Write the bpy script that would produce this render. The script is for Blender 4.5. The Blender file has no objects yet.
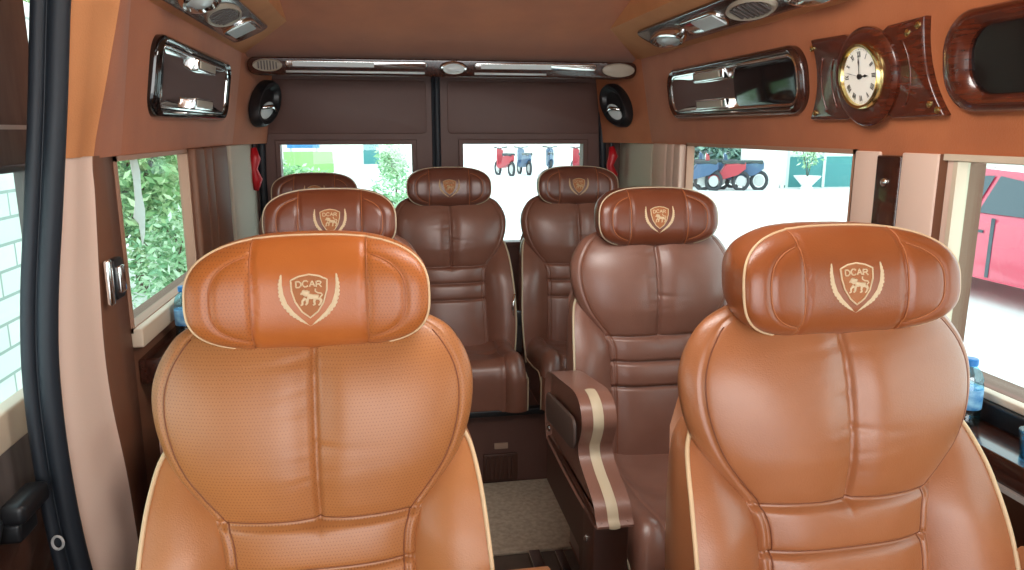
import bpy, bmesh, math, random
from math import sin, cos, pi, radians, atan, exp, sqrt
from mathutils import Vector, Matrix
random.seed(7)
scn = bpy.context.scene
COL = scn.collection

# ---------------------------------------------------------------- materials
def srgb(r, g, b):
    f = lambda c: (c/255/12.92) if c/255 <= .04045 else ((c/255+.055)/1.055)**2.4
    return (f(r), f(g), f(b), 1)

def mat(name, col, rough=.5, metal=0, spec=.5, noise=None, nscale=8, bump=0, bscale=200, coat=0, coatr=.1, sheen=0,
        perf=0, wood=False, emis=0, stretch=(1,1,1), alpha_tint=None):
    m = bpy.data.materials.new(name); m.use_nodes = True
    nt = m.node_tree; N = nt.nodes; L = nt.links
    b = N['Principled BSDF']
    b.inputs['Base Color'].default_value = col
    b.inputs['Roughness'].default_value = rough
    b.inputs['Metallic'].default_value = metal
    b.inputs['Specular IOR Level'].default_value = spec
    b.inputs['Coat Weight'].default_value = coat
    b.inputs['Coat Roughness'].default_value = coatr
    b.inputs['Sheen Weight'].default_value = sheen
    if emis:
        b.inputs['Emission Color'].default_value = col; b.inputs['Emission Strength'].default_value = emis
    tc = N.new('ShaderNodeTexCoord')
    cur = None
    if noise is not None:
        mp = N.new('ShaderNodeMapping'); mp.inputs['Scale'].default_value = stretch
        L.new(tc.outputs['Object'], mp.inputs['Vector'])
        n = N.new('ShaderNodeTexNoise'); n.inputs['Scale'].default_value = nscale; n.inputs['Detail'].default_value = 5
        L.new(mp.outputs[0], n.inputs['Vector'])
        rp = N.new('ShaderNodeValToRGB')
        rp.color_ramp.elements[0].position = .32; rp.color_ramp.elements[1].position = .68
        rp.color_ramp.elements[0].color = noise; rp.color_ramp.elements[1].color = col
        L.new(n.outputs['Fac'], rp.inputs['Fac'])
        cur = rp.outputs['Color']
    dots = None
    if perf:
        sx = N.new('ShaderNodeSeparateXYZ'); L.new(tc.outputs['Object'], sx.inputs[0])
        def M(op, a, b_=None):
            q = N.new('ShaderNodeMath'); q.operation = op
            for i, v in enumerate((a, b_)):
                if v is None: continue
                if isinstance(v, (int, float)): q.inputs[i].default_value = v
                else: L.new(v, q.inputs[i])
            return q.outputs[0]
        zx = M('MULTIPLY', sx.outputs[2], perf)
        row = M('FLOOR', zx)
        off = M('MULTIPLY', M('MODULO', row, 2), .5)
        fx = M('SUBTRACT', M('FRACT', M('ADD', M('MULTIPLY', sx.outputs[0], perf), off)), .5)
        fz = M('SUBTRACT', M('FRACT', zx), .5)
        dd = M('SQRT', M('ADD', M('MULTIPLY', fx, fx), M('MULTIPLY', fz, fz)))
        dots = M('LESS_THAN', dd, .19)
        # only above the waist seam
        mx = N.new('ShaderNodeMix'); mx.data_type = 'RGBA'
        L.new(dots, mx.inputs['Factor'])
        if cur: L.new(cur, mx.inputs['A'])
        else: mx.inputs['A'].default_value = col
        mx.inputs['B'].default_value = (col[0]*.62, col[1]*.55, col[2]*.5, 1)
        cur = mx.outputs['Result']
    if cur: L.new(cur, b.inputs['Base Color'])
    if bump:
        n2 = N.new('ShaderNodeTexNoise'); n2.inputs['Scale'].default_value = bscale; n2.inputs['Detail'].default_value = 3
        L.new(tc.outputs['Object'], n2.inputs['Vector'])
        bp = N.new('ShaderNodeBump'); bp.inputs['Strength'].default_value = bump; bp.inputs['Distance'].default_value = .002
        L.new(n2.outputs['Fac'], bp.inputs['Height']); L.new(bp.outputs[0], b.inputs['Normal'])
    return m

def glass_mat(name, tint, gloss=.05):
    m = bpy.data.materials.new(name); m.use_nodes = True
    nt = m.node_tree; N = nt.nodes; L = nt.links
    N.remove(N['Principled BSDF'])
    t = N.new('ShaderNodeBsdfTransparent'); t.inputs[0].default_value = tint
    g = N.new('ShaderNodeBsdfGlossy'); g.inputs['Roughness'].default_value = .02
    x = N.new('ShaderNodeMixShader'); x.inputs[0].default_value = gloss
    L.new(t.outputs[0], x.inputs[1]); L.new(g.outputs[0], x.inputs[2])
    L.new(x.outputs[0], N['Material Output'].inputs[0])
    return m

def leaf_mat(name, c1, c2, c3):
    m = bpy.data.materials.new(name); m.use_nodes = True
    nt = m.node_tree; N = nt.nodes; L = nt.links; b = N['Principled BSDF']
    g = N.new('ShaderNodeNewGeometry'); r = N.new('ShaderNodeValToRGB')
    r.color_ramp.elements[0].color = c1; r.color_ramp.elements[1].color = c3
    e = r.color_ramp.elements.new(.5); e.color = c2
    L.new(g.outputs['Random Per Island'], r.inputs[0]); L.new(r.outputs[0], b.inputs['Base Color'])
    b.inputs['Roughness'].default_value = .6
    return m

def brick_mat(name, c1, c2, mortar, scale=1, axes='YZ', bw=.22, rh=.075, ms=.012):
    m = bpy.data.materials.new(name); m.use_nodes = True
    nt = m.node_tree; N = nt.nodes; L = nt.links; b = N['Principled BSDF']
    tc = N.new('ShaderNodeTexCoord'); s = N.new('ShaderNodeSeparateXYZ'); c = N.new('ShaderNodeCombineXYZ')
    L.new(tc.outputs['Object'], s.inputs[0])
    L.new(s.outputs['XYZ'.index(axes[0])], c.inputs[0]); L.new(s.outputs['XYZ'.index(axes[1])], c.inputs[1])
    k = N.new('ShaderNodeTexBrick'); k.inputs['Scale'].default_value = scale
    k.inputs['Brick Width'].default_value = bw; k.inputs['Row Height'].default_value = rh; k.inputs['Mortar Size'].default_value = ms
    k.inputs['Color1'].default_value = c1; k.inputs['Color2'].default_value = c2; k.inputs['Mortar'].default_value = mortar
    L.new(c.outputs[0], k.inputs['Vector']); L.new(k.outputs['Color'], b.inputs['Base Color'])
    b.inputs['Roughness'].default_value = .8
    return m

TAN = srgb(174, 112, 62); TAN2 = srgb(164, 104, 58)
M = {}
M['leather']   = mat('tan_leather', TAN, .40, coat=.2, coatr=.3, noise=TAN2, nscale=9, bump=.25, bscale=420, spec=.5)
M['perf']      = mat('perforated_tan_leather', TAN, .42, coat=.3, coatr=.34, noise=TAN2, nscale=9, bump=.2, bscale=420, perf=210)
M['head']      = mat('orange_tan_leather', srgb(182, 102, 46), .34, noise=srgb(172, 94, 42), nscale=9, bump=.2, bscale=420)
M['headperf']  = mat('perforated_orange_leather', srgb(178, 104, 52), .36, noise=srgb(168, 96, 46), nscale=9, bump=.2, bscale=420, perf=210)
for k_, nm_, a_, h_ in (('b', 'soft_tan', (164, 104, 66), (150, 84, 46)), ('c', 'mid_row_shaded_tan', (134, 94, 80), (118, 64, 42)), ('d', 'back_row_shaded_tan', (134, 90, 74), (112, 68, 54))):  # middle and back rows: same tan leather, light falloff put into the colour
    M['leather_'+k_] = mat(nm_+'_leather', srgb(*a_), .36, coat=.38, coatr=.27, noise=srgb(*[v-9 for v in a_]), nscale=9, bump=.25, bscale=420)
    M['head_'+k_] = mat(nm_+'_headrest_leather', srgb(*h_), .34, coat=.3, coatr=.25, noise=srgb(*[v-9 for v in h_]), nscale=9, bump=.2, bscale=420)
M['cream']     = mat('cream_piping', srgb(214, 184, 144), .5)
M['stripe']    = mat('grey_beige_stripe', srgb(196, 180, 152), .5)
M['embdim']    = mat('shaded_beige_embroidery', srgb(196, 164, 126), .65, bump=.6, bscale=900)  # crest thread dimmed for the back row's shade
M['thread']    = mat('tan_thread', srgb(170, 100, 56), .6)
M['brownthread'] = mat('dark_tan_thread', srgb(120, 66, 38), .6)
M['emb']       = mat('beige_embroidery', srgb(220, 194, 156), .65, bump=.6, bscale=900)
M['embfill']   = mat('bronze_embroidery', srgb(170, 104, 58), .6, bump=.5, bscale=900)
M['darkleather'] = mat('dark_brown_leather', srgb(74, 44, 32), .5, bump=.2, bscale=300)
M['pocket']    = mat('grey_brown_pocket', srgb(92, 74, 66), .45, bump=.2, bscale=300)
M['doorleather'] = mat('brown_door_leather', srgb(98, 66, 57), .5, noise=srgb(92, 61, 53), nscale=5, bump=.3, bscale=300)
M['suede']     = mat('rust_suede', srgb(184, 104, 56), .85, noise=srgb(168, 92, 47), nscale=6, bump=.4, bscale=250, sheen=.2)
M['suedelight'] = mat('light_tan_suede', srgb(208, 142, 92), .85, noise=srgb(196, 130, 82), nscale=6, bump=.4, bscale=250)
M['pillar']    = mat('pink_tan_leather', srgb(226, 196, 178), .6, bump=.15, bscale=350)
M['pillardark'] = mat('brown_trim_and_pillar_shade', srgb(120, 78, 56), .6, bump=.15, bscale=350)  # brown wall trim; also the pillar leather painted as in shadow
M['beige']     = mat('beige_trim', srgb(170, 128, 104), .5)
M['sillcream'] = mat('cream_sill', srgb(214, 196, 172), .5)
M['greyblind'] = mat('grey_beige_cloth', srgb(196, 186, 168), .8, bump=.2, bscale=300)
M['wood']      = mat('glossy_red_wood', srgb(96, 40, 22), .25, noise=srgb(62, 24, 14), nscale=7, stretch=(3, 3, 22), coat=.8, coatr=.08)
M['woody']     = mat('glossy_brown_wood', srgb(70, 36, 26), .25, noise=srgb(44, 22, 16), nscale=7, stretch=(14, 1.5, 14), coat=.8, coatr=.08)
M['black']     = mat('black_plastic', srgb(24, 25, 28), .4)
M['rubber']    = mat('black_rubber', srgb(30, 36, 44), .55)
M['chrome']    = mat('chrome', (.82, .82, .80, 1), .12, metal=1)
M['mirror']    = mat('polished_steel', (.75, .75, .74, 1), .06, metal=1)
M['gold']      = mat('gold_metal', srgb(226, 205, 140), .2, metal=1)
M['dial']      = mat('ivory_dial', srgb(252, 250, 240), .4)
M['ink']       = mat('black_ink', srgb(30, 26, 26), .5)
M['darkglass'] = mat('black_glass', srgb(22, 18, 18), .08, coat=.5)
M['vent']      = mat('grey_vent', srgb(176, 166, 150), .45)
M['lens']      = mat('frosted_lens', srgb(214, 222, 222), .25)
M['carpet']    = mat('grey_brown_carpet', srgb(196, 178, 156), .95, noise=srgb(168, 150, 130), nscale=60, bump=.8, bscale=500)
M['floorm']    = mat('dark_vinyl', srgb(96, 80, 70), .6, noise=srgb(80, 66, 58), nscale=12)
M['red']       = mat('red_plastic', srgb(196, 30, 40), .35)
M['doorgrey']  = mat('dark_grey_trim', srgb(104, 94, 90), .6, noise=srgb(84, 76, 72), nscale=6, stretch=(1, 6, 1))
M['greytrim']  = mat('light_grey_trim', srgb(190, 190, 188), .5)
M['label']     = mat('pale_label', srgb(170, 140, 120), .5)
M['belt']      = mat('dark_webbing', srgb(50, 42, 40), .8)
M['glass']     = glass_mat('tinted_glass', (.88, .97, .95, 1))
M['bottle']    = glass_mat('clear_blue_plastic', (.45, .78, .9, 1), .16)
M['cap']       = mat('blue_cap', srgb(40, 120, 190), .35)
M['wlabel']    = mat('blue_bottle_label', srgb(40, 110, 170), .4, noise=srgb(150, 200, 225), nscale=40)
M['film']      = mat('white_film', srgb(240, 244, 240), .6)
nt_ = M['film'].node_tree; tr_ = nt_.nodes.new('ShaderNodeBsdfTranslucent'); mx_ = nt_.nodes.new('ShaderNodeMixShader'); mx_.inputs[0].default_value = .75
tr_.inputs[0].default_value = (.95, .97, .95, 1)
nt_.links.new(nt_.nodes['Principled BSDF'].outputs[0], mx_.inputs[1]); nt_.links.new(tr_.outputs[0], mx_.inputs[2]); nt_.links.new(mx_.outputs[0], nt_.nodes['Material Output'].inputs[0])
# outdoors
M['ground']    = mat('pale_concrete', srgb(238, 236, 232), .8, noise=srgb(228, 226, 222), nscale=.6)
M['brick']     = brick_mat('white_painted_brick', srgb(222, 228, 220), srgb(208, 218, 208), srgb(150, 166, 156), bw=.42, rh=.15, ms=.010)
M['leafa']     = leaf_mat('green_leaves', srgb(84, 128, 84), srgb(140, 180, 118), srgb(216, 232, 186))
M['leafb']     = leaf_mat('pale_green_leaves', srgb(110, 160, 116), srgb(170, 206, 160), srgb(224, 240, 214))
M['leafg']     = leaf_mat('grey_green_leaves', srgb(60, 84, 84), srgb(96, 124, 120), srgb(150, 180, 160))
M['bark']      = mat('bark', srgb(96, 84, 70), .9)
M['white']     = mat('white_paint', srgb(236, 236, 234), .6)
M['teal']      = mat('teal_panel', srgb(70, 138, 140), .5)
M['fence']     = mat('pale_fence', srgb(206, 220, 214), .5)
M['carred']    = mat('pink_red_paint', srgb(206, 70, 96), .25, coat=.8)
M['carglass']  = mat('dark_car_glass', srgb(70, 84, 92), .1)
M['tyre']      = mat('tyre_rubber', srgb(60, 62, 66), .8)
M['bikeblue']  = mat('blue_bike_paint', srgb(70, 96, 128), .4)
M['bikered']   = mat('red_bike_paint', srgb(176, 60, 70), .4)
M['seatblack'] = mat('black_seat', srgb(60, 64, 70), .6)
M['asphalt']   = mat('grey_ground', srgb(150, 156, 156), .9)
M['house']     = mat('pale_house_wall', srgb(226, 224, 216), .8)
M['lime']      = mat('light_green_board', srgb(140, 200, 110), .6)
M['skyblue']   = mat('blue_board', srgb(66, 130, 190), .6)

# ---------------------------------------------------------------- helpers
def link(name, me, m=None, parent=None, smooth=True, loc=None):
    o = bpy.data.objects.new(name, me); COL.objects.link(o)
    if m is not None:
        for mm in (m if isinstance(m, (list, tuple)) else [m]): me.materials.append(mm)
    if smooth and me.polygons: me.polygons.foreach_set('use_smooth', [True]*len(me.polygons))
    if parent: o.parent = parent
    if loc: o.location = loc
    return o

class MB:
    """collects geometry of ONE mesh"""
    def __init__(s): s.v = []; s.f = []; s.mi = []
    def add(s, vs, fs, mi=0):
        k = len(s.v); s.v += [tuple(p) for p in vs]
        s.f += [tuple(i+k for i in f) for f in fs]; s.mi += [mi]*len(fs); return s
    def box(s, lo, hi, mi=0, bev=0):
        if bev:
            bm = bmesh.new(); bmesh.ops.create_cube(bm, size=1)
            for v in bm.verts: v.co = Vector([(lo[i]+hi[i])/2 + v.co[i]*(hi[i]-lo[i]) for i in range(3)])
            bmesh.ops.bevel(bm, geom=bm.edges[:], offset=bev, segments=3, profile=.5, affect='EDGES')
            s.bm(bm, mi); return s
        x0, y0, z0 = lo; x1, y1, z1 = hi
        s.add([(x0,y0,z0),(x1,y0,z0),(x1,y1,z0),(x0,y1,z0),(x0,y0,z1),(x1,y0,z1),(x1,y1,z1),(x0,y1,z1)],
              [(0,3,2,1),(4,5,6,7),(0,1,5,4),(1,2,6,5),(2,3,7,6),(3,0,4,7)], mi); return s
    def bm(s, bm, mi=0):
        bm.verts.index_update(); s.add([v.co[:] for v in bm.verts], [[v.index for v in f.verts] for f in bm.faces], mi); bm.free()
    def rings(s, R, closed_ring=True, cap0=True, cap1=True, mi=0, wrap=False):
        n = len(R[0]); vs = [p for r in R for p in r]; fs = []
        m = len(R); rng = m if wrap else m-1
        for i in range(rng):
            for j in range(n if closed_ring else n-1):
                a = i*n+j; b = i*n+(j+1) % n; i2 = (i+1) % m
                fs.append((a, b, i2*n+(j+1) % n, i2*n+j))
        if cap0 and not wrap: fs.append(tuple(range(n-1, -1, -1)))
        if cap1 and not wrap: fs.append(tuple((m-1)*n+j for j in range(n)))
        s.add(vs, fs, mi); return s
    def tube(s, pts, r, res=8, closed=False, mi=0, flat=None):
        pts = [Vector(p) for p in pts]; n = len(pts); R = []; up = None
        for i in range(n):
            if closed: t = (pts[(i+1) % n]-pts[i-1])
            else: t = pts[min(i+1, n-1)]-pts[max(i-1, 0)]
            if t.length < 1e-9: t = Vector((0, 0, 1))
            t.normalize()
            if up is None:
                up = Vector((0, 0, 1)) if abs(t.z) < .9 else Vector((1, 0, 0))
            up = (up - t*up.dot(t))
            if up.length < 1e-6: up = Vector((0, 1, 0)) if abs(t.y) < .9 else Vector((1, 0, 0)); up -= t*up.dot(t)
            up.normalize(); sd = t.cross(up)
            rr = r[i] if isinstance(r, (list, tuple)) else r
            R.append([pts[i]+up*rr*cos(2*pi*k/res)+sd*rr*sin(2*pi*k/res) for k in range(res)])
        return s.rings(R, wrap=closed, mi=mi)
    def cyl(s, a, b, r, res=24, mi=0, r2=None):
        a = Vector(a); b = Vector(b); t = (b-a).normalized()
        u = Vector((0, 0, 1)) if abs(t.z) < .9 else Vector((1, 0, 0)); u = (u-t*u.dot(t)).normalized(); w = t.cross(u)
        r2 = r if r2 is None else r2
        return s.rings([[p+u*q*cos(2*pi*k/res)+w*q*sin(2*pi*k/res) for k in range(res)] for p, q in ((a, r), (b, r2))], mi=mi)
    def lathe(s, c, axis, prof, res=32, mi=0):
        """prof = [(radius, height along axis)]"""
        c = Vector(c); t = Vector(axis).normalized(); u = Vector((0, 0, 1)) if abs(t.z) < .9 else Vector((1, 0, 0))
        u = (u-t*u.dot(t)).normalized(); w = t.cross(u)
        return s.rings([[c+t*h+u*r*cos(2*pi*k/res)+w*r*sin(2*pi*k/res) for k in range(res)] for r, h in prof], mi=mi)
    def plate(s, pts, fn, t, bev=.0, mi=0):
        """2-D outline extruded: fn(u,v,d) -> point, d depth out of the wall"""
        n = len(pts)
        cx = sum(p[0] for p in pts)/n; cy = sum(p[1] for p in pts)/n
        def inset(k):
            out = []
            for i in range(n):
                a = Vector(pts[i-1]); b = Vector(pts[i]); c = Vector(pts[(i+1) % n])
                d = (c-a); nn = Vector((-d.y, d.x))
                if nn.length < 1e-9: nn = Vector((cx-b.x, cy-b.y))
                nn.normalize()
                if nn.dot(Vector((cx-b.x, cy-b.y))) < 0 and not s_cc: nn = -nn
                out.append((b.x+nn.x*k*sg, b.y+nn.y*k*sg))
            return out
        area = sum(pts[i-1][0]*pts[i][1]-pts[i][0]*pts[i-1][1] for i in range(n))
        s_cc = True; sg = 1 if area > 0 else -1
        R = [[fn(u, v, 0) for u, v in pts]]
        if bev:
            R.append([fn(u, v, t-bev) for u, v in pts])
            for q in (30, 60, 90):
                a = radians(q); R.append([fn(u, v, t-bev+bev*sin(a)) for u, v in inset(bev*(1-cos(a)))])
        else: R.append([fn(u, v, t) for u, v in pts])
        return s.rings(R, mi=mi)
    def ring(s, outer, inner, fn, t, bulge=.0, mi=0, t_in=None):
        """frame between two outlines of equal length"""
        n = len(outer); R = []
        t_in = t if t_in is None else t_in
        for k, (w, d) in enumerate(((0, 0), (0, t*.7), (.12, t), (.5, (t+t_in)/2+bulge), (.88, t_in), (1, t_in*.7), (1, 0))):
            R.append([fn(o[0]*(1-w)+i[0]*w, o[1]*(1-w)+i[1]*w, d) for o, i in zip(outer, inner)])
        return s.rings(R, cap0=False, cap1=False, mi=mi)
    def build(s, name, m, parent=None, smooth=False, fixn=True, auto=True):
        me = bpy.data.meshes.new(name); me.from_pydata(s.v, [], s.f); me.update()
        if fixn:
            bm = bmesh.new(); bm.from_mesh(me); bmesh.ops.remove_doubles(bm, verts=bm.verts, dist=1e-7)
            bmesh.ops.recalc_face_normals(bm, faces=bm.faces); 
            mis = None
            bm.to_mesh(me); bm.free()
        o = link(name, me, m, parent, smooth=True)
        if any(s.mi) and len(me.polygons) == len(s.mi): me.polygons.foreach_set('material_index', s.mi)
        if not smooth: me.set_sharp_from_angle(angle=radians(38))
        return o

def tag(o, label=None, cat=None, group=None, kind=None):
    if label: o['label'] = label
    if cat: o['category'] = cat
    if group: o['group'] = group
    if kind: o['kind'] = kind
    return o
def empty(name, loc=(0, 0, 0), label=None, cat=None, group=None, kind=None):
    o = bpy.data.objects.new(name, None); COL.objects.link(o); o.location = loc; o.empty_display_size = .1
    return tag(o, label, cat, group, kind)
def struct(o): o['kind'] = 'structure'; return o
def kids(o): return [c for c in bpy.data.objects if c.parent == o]
def copy_tree(o, parent=None, only=None):
    c = o.copy(); COL.objects.link(c)
    if parent: c.parent = parent; c.matrix_parent_inverse = o.matrix_parent_inverse.copy()
    for ch in kids(o):
        if only is None or only(ch): copy_tree(ch, c)
    return c
def interp(tbl, z):
    """smooth interpolation in a table sorted by first item"""
    if z <= tbl[0][0]: return tbl[0][1]
    if z >= tbl[-1][0]: return tbl[-1][1]
    for i in range(len(tbl)-1):
        if tbl[i][0] <= z <= tbl[i+1][0]:
            x0, y0 = tbl[i]; x1, y1 = tbl[i+1]
            xm, ym = tbl[i-1] if i else (2*x0-x1, 2*y0-y1); xp, yp = tbl[i+2] if i+2 < len(tbl) else (2*x1-x0, 2*y1-y0)
            t = (z-x0)/(x1-x0); h = x1-x0
            m0 = (y1-ym)/(x1-xm)*h; m1 = (yp-y0)/(xp-x0)*h
            return (2*t**3-3*t*t+1)*y0+(t**3-2*t*t+t)*m0+(-2*t**3+3*t*t)*y1+(t**3-t*t)*m1
def rrect(x0, y0, x1, y1, r, n=6):
    P = []
    for cx, cy, a in ((x1-r, y1-r, 0), (x0+r, y1-r, 90), (x0+r, y0+r, 180), (x1-r, y0+r, 270)):
        for k in range(n+1):
            t = radians(a+90*k/n); P.append((cx+r*cos(t), cy+r*sin(t)))
    return P
def ell(cx, cy, a, b, n=40): return [(cx+a*cos(2*pi*k/n), cy+b*sin(2*pi*k/n)) for k in range(n)]

# ---------------------------------------------------------------- the reclining seat
ZH = 1.165                                     # headrest centre height
def BK(z): return -.10+(z-.46)*.2126           # reclining plane of the back
W_T = [(.44,.155),(.60,.152),(.72,.148),(.80,.149),(.838,.162),(.87,.186),(.91,.213),(.955,.231),(1.0,.239),(1.04,.236),(1.08,.218),(1.11,.188),(1.135,.12),(1.145,.05)]
D_T = [(.44,.035),(.60,.042),(.72,.044),(.83,.046),(.86,.056),(.92,.072),(1.0,.074),(1.06,.064),(1.10,.046),(1.13,.022),(1.145,.008)]
SEAMS = (.832, .762, .692)
wrk = [(random.uniform(.82, 1.08), random.choice((-1, 1)), random.uniform(.3, 1), random.uniform(-.5, .5)) for _ in range(16)]
def g(x, s): return exp(-(x/s)**2)
def back_d(x, z):
    w = interp(W_T, z); D = interp(D_T, z); u = min(1, abs(x)/w)
    low = 1/(1+exp((z-.832)/.006))                       # 1 below the waist
    d = D*(max(0, 1-u**2.8))**(.5)
    # side seam parallel to the outline
    edge = w-abs(x)
    d -= .0035*g(edge-.022, .004)*(1 if z < 1.12 else 0)
    d += low*.008*g(edge-.012, .012)
    # centre seam in the bulb with gathers
    up = 1-low
    d -= up*(.012*g(x, .028)+.010*g(x, .0045))
    for (zc, s, a, sl) in wrk:
        xx = x*s
        if xx > -.002: d -= up*.0022*a*g(z-zc-sl*xx*.4, .006)*exp(-abs(xx)/.035)
    for zs in SEAMS:
        if u < .93: d -= .0075*g(z-zs, .0045)
    # pads between the cross seams
    if z < .832:
        a = .832 if z > .762 else (.762 if z > .692 else .692); b = .762 if z > .762 else (.692 if z > .692 else .46)
        t = (z-b)/(a-b); d += .009*sqrt(max(0, sin(pi*t)))*(1-u**6)
    d += .0025*sin(x*19+z*9)*sin(z*23+x*6)*(1-u)*up
    return d
def back_pt(x, z, off=0): return (x, BK(z)-back_d(x, z)-off, z)

def make_backrest(parent):
    NU, NZ = 150, 210
    mb = MB(); R = []; z0, z1 = .44, 1.145
    for i in range(NZ+1):
        z = z0+(z1-z0)*i/NZ; w = interp(W_T, z); ring = []
        for j in range(NU+1):
            u = sin(pi/2*(2*j/NU-1)); u = .55*u+.45*(2*j/NU-1); x = w*u
            ring.append((x, BK(z)-back_d(x, z), z))
        for j in range(1, 12):
            a = pi*j/12; x = w*cos(a)*.985; ring.append((x, BK(z)+.05*sin(a), z))
        R.append(ring)
    mb.rings(R)
    return mb.build('backrest', M['perf'], parent, smooth=True, fixn=False)

XO_T = [(.44,.245),(.52,.252),(.6,.256),(.7,.254),(.78,.249),(.85,.243),(.89,.237),(.92,.229),(.945,.214)]
DO_T = [(.44,.055),(.6,.072),(.75,.068),(.85,.040),(.90,.014),(.945,-.015)]
def make_bolster(parent, s):
    NZ = 60; R = []; edge = []
    for i in range(NZ+1):
        z = .42+(.945-.42)*i/NZ; zz = max(z, .44)
        xi = interp(W_T, zz)-.03; xo = interp(XO_T, zz); do = interp(DO_T, zz); ring = []
        for k in range(15):
            t = k/14; x = xi+(xo-xi)*t
            d = (.0+do*t**.8)+.022*sin(pi*t)*(1 if z < .8 else max(0, (.945-z)/.145))
            ring.append((s*x, BK(z)-d, z))
        edge.append((s*(xo+.001), BK(z)-do-.001, z))
        for k in range(1, 9):
            t = k/8; ring.append((s*(xo+.010*sin(pi*t)-.012*t), BK(z)-do+(do+.075)*t, z))
        ring.append((s*(xi), BK(z)+.075, z)); R.append(ring)
    o = MB().rings(R).build('side_bolster', M['leather'], parent, smooth=False)
    MB().tube(edge, .0035, 8).build('piping', M['cream'], o, smooth=True)
    return o

# headrest ---------------------------------------------------------------
HA, HB, HN = .170, .083, 2.9
def head_t(x, z): return ((abs(x)/HA)**HN+(abs(z)/HB)**HN)**(1/HN)
def head_d(x, z):
    t = min(1, head_t(x, z)); ax = abs(x)
    d = .054*(max(0, 1-t**2.5))**.55+.048*(ax/HA)**2.4-.010
    d -= .0045*g(ax-.079, .0035)
    if ax > .079: d += .0035*(1-exp(-(ax-.079)/.006))*max(0, 1-t**4)
    if ax > .08: d -= .003*g(t-.80, .03)
    return d
def head_pt(x, z, off=0): return (x, .010+z*.16-head_d(x, z)-off, ZH+z)
def make_headrest(parent):
    NT, NA = 44, 200; R = []; mi = []
    def outl(a):
        c, s_ = cos(a), sin(a); r = (abs(c/HA)**HN+abs(s_/HB)**HN)**(-1/HN); return r*c, r*s_
    O = [outl(2*pi*k/NA) for k in range(NA)]
    ts = [sin(pi/2*(i/NT)) for i in range(NT+1)]
    for t in ts[1:]: R.append([head_pt(x*t, z*t) for x, z in O])
    for sc, dd in ((1.012, .012), (1.015, .03), (.99, .055), (.90, .075), (.7, .088), (.35, .093), (.02, .094)):
        R.append([(x*sc, .010+z*.16*sc-.048*(abs(x)/HA)**2.4*(.95 if sc > .9 else .5)+.010+dd, ZH+z*sc) for x, z in O])
    mb = MB(); mb.rings([[head_pt(x*.004, z*.004) for x, z in O]]+R)
    # centre vs. perforated side panels
    me_m = []
    for f in mb.f:
        cx = sum(mb.v[i][0] for i in f)/len(f); me_m.append(1 if abs(cx) > .079 and len(f) == 4 else 0)
    mb.mi = me_m
    o = mb.build('headrest', [M['head'], M['headperf']], parent, smooth=True, fixn=False)
    p = MB().tube([head_pt(x*1.003, z*1.003, .0015) for x, z in O], .0021, 8, closed=True).build('piping', M['cream'], o, smooth=True)
    # seam threads
    for s in (-1, 1):
        zz = [HB*.955*(2*k/40-1) for k in range(41)]
        MB().tube([head_pt(s*.0815, z, .0006) for z in zz], .0011, 6).build('seam_thread', M['thread'], o, smooth=True)
        MB().tube([head_pt(s*x*.80, z*.80, .0006) for x, z in [outl(radians(a)) for a in range(-62, 63, 4)] if x*.80 > .083], .0011, 6).build('seam_thread', M['thread'], o, smooth=True)
    # embroidered crest -------------------------------------------------
    E = lambda X, Y: ((X-366)*.000205, (292-Y)*.000205)
    def pl(P, n=6):
        out = []
        for i in range(len(P)-1):
            for k in range(n): out.append(tuple(P[i][q]+(P[i+1][q]-P[i][q])*k/n for q in range(2)))
        return out+[P[-1]]
    em = MB()
    def stroke(P, r, n=4, off=.0006, closed=False):
        P = pl(P, n); em.tube([head_pt(*E(*p), off) for p in P], r, 6)
    sh = [(243,162),(300,137),(367,126),(434,137),(490,162),(486,235),(462,318),(422,380),(367,424),(314,380),(270,310),(248,235),(243,162)]
    stroke(sh, .0013)
    LT = dict(D=[[(0,0),(0,1),(.55,1),(.95,.7),(.95,.3),(.55,0),(0,0)]], C=[[(1,.82),(.7,1),(.3,1),(0,.72),(0,.28),(.3,0),(.7,0),(1,.18)]],
              A=[[(0,0),(.5,1),(1,0)],[(.2,.36),(.8,.36)]], R=[[(0,0),(0,1),(.65,1),(.95,.78),(.65,.52),(0,.52)],[(.5,.52),(1,0)]])
    for i, ch in enumerate('DCAR'):
        x0 = 278+i*46; yb = 212-(4 if i in (1, 2) else 0)
        for P in LT[ch]: stroke([(x0+u*36, yb-v*40) for u, v in P], .0011)
    # lion passant: mane, body, legs, raised tail
    def blob(P, rs, off=.0003):
        n = 5; Q = []; rr = []
        for i in range(len(P)-1):
            for k in range(n):
                t = k/n; Q.append((P[i][0]+(P[i+1][0]-P[i][0])*t, P[i][1]+(P[i+1][1]-P[i][1])*t)); rr.append(rs[i]+(rs[i+1]-rs[i])*t)
        Q.append(P[-1]); rr.append(rs[-1])
        pts = [Vector(head_pt(*E(*q), off)) for q in Q]
        k0 = len(em.v); em.tube(pts, [r*.000205 for r in rr], 8)
        for i in range(k0, len(em.v)):                      # flatten against the leather
            x, y, z = em.v[i]; b = head_pt(x, z-ZH, off)[1]; em.v[i] = (x, b+(y-b)*.25, z)
    blob([(322,232),(335,248),(352,258)], [8,24,24]); blob([(350,238),(348,275)], [22,16]); blob([(318,250),(308,262)], [9,5])
    blob([(352,275),(390,278),(430,283)], [24,17,19])
    blob([(340,285),(318,305),(318,330),(306,336)], [13,8,7,6]); blob([(352,290),(350,322),(338,334)], [13,8,6])
    blob([(405,290),(398,312),(402,330),(388,336)], [12,8,7,6]); blob([(432,288),(448,305),(438,330),(426,338)], [15,9,7,6])
    blob([(440,280),(456,268),(448,255),(425,252),(408,240),(408,222)], [5,5,5,5,5,6])
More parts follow.
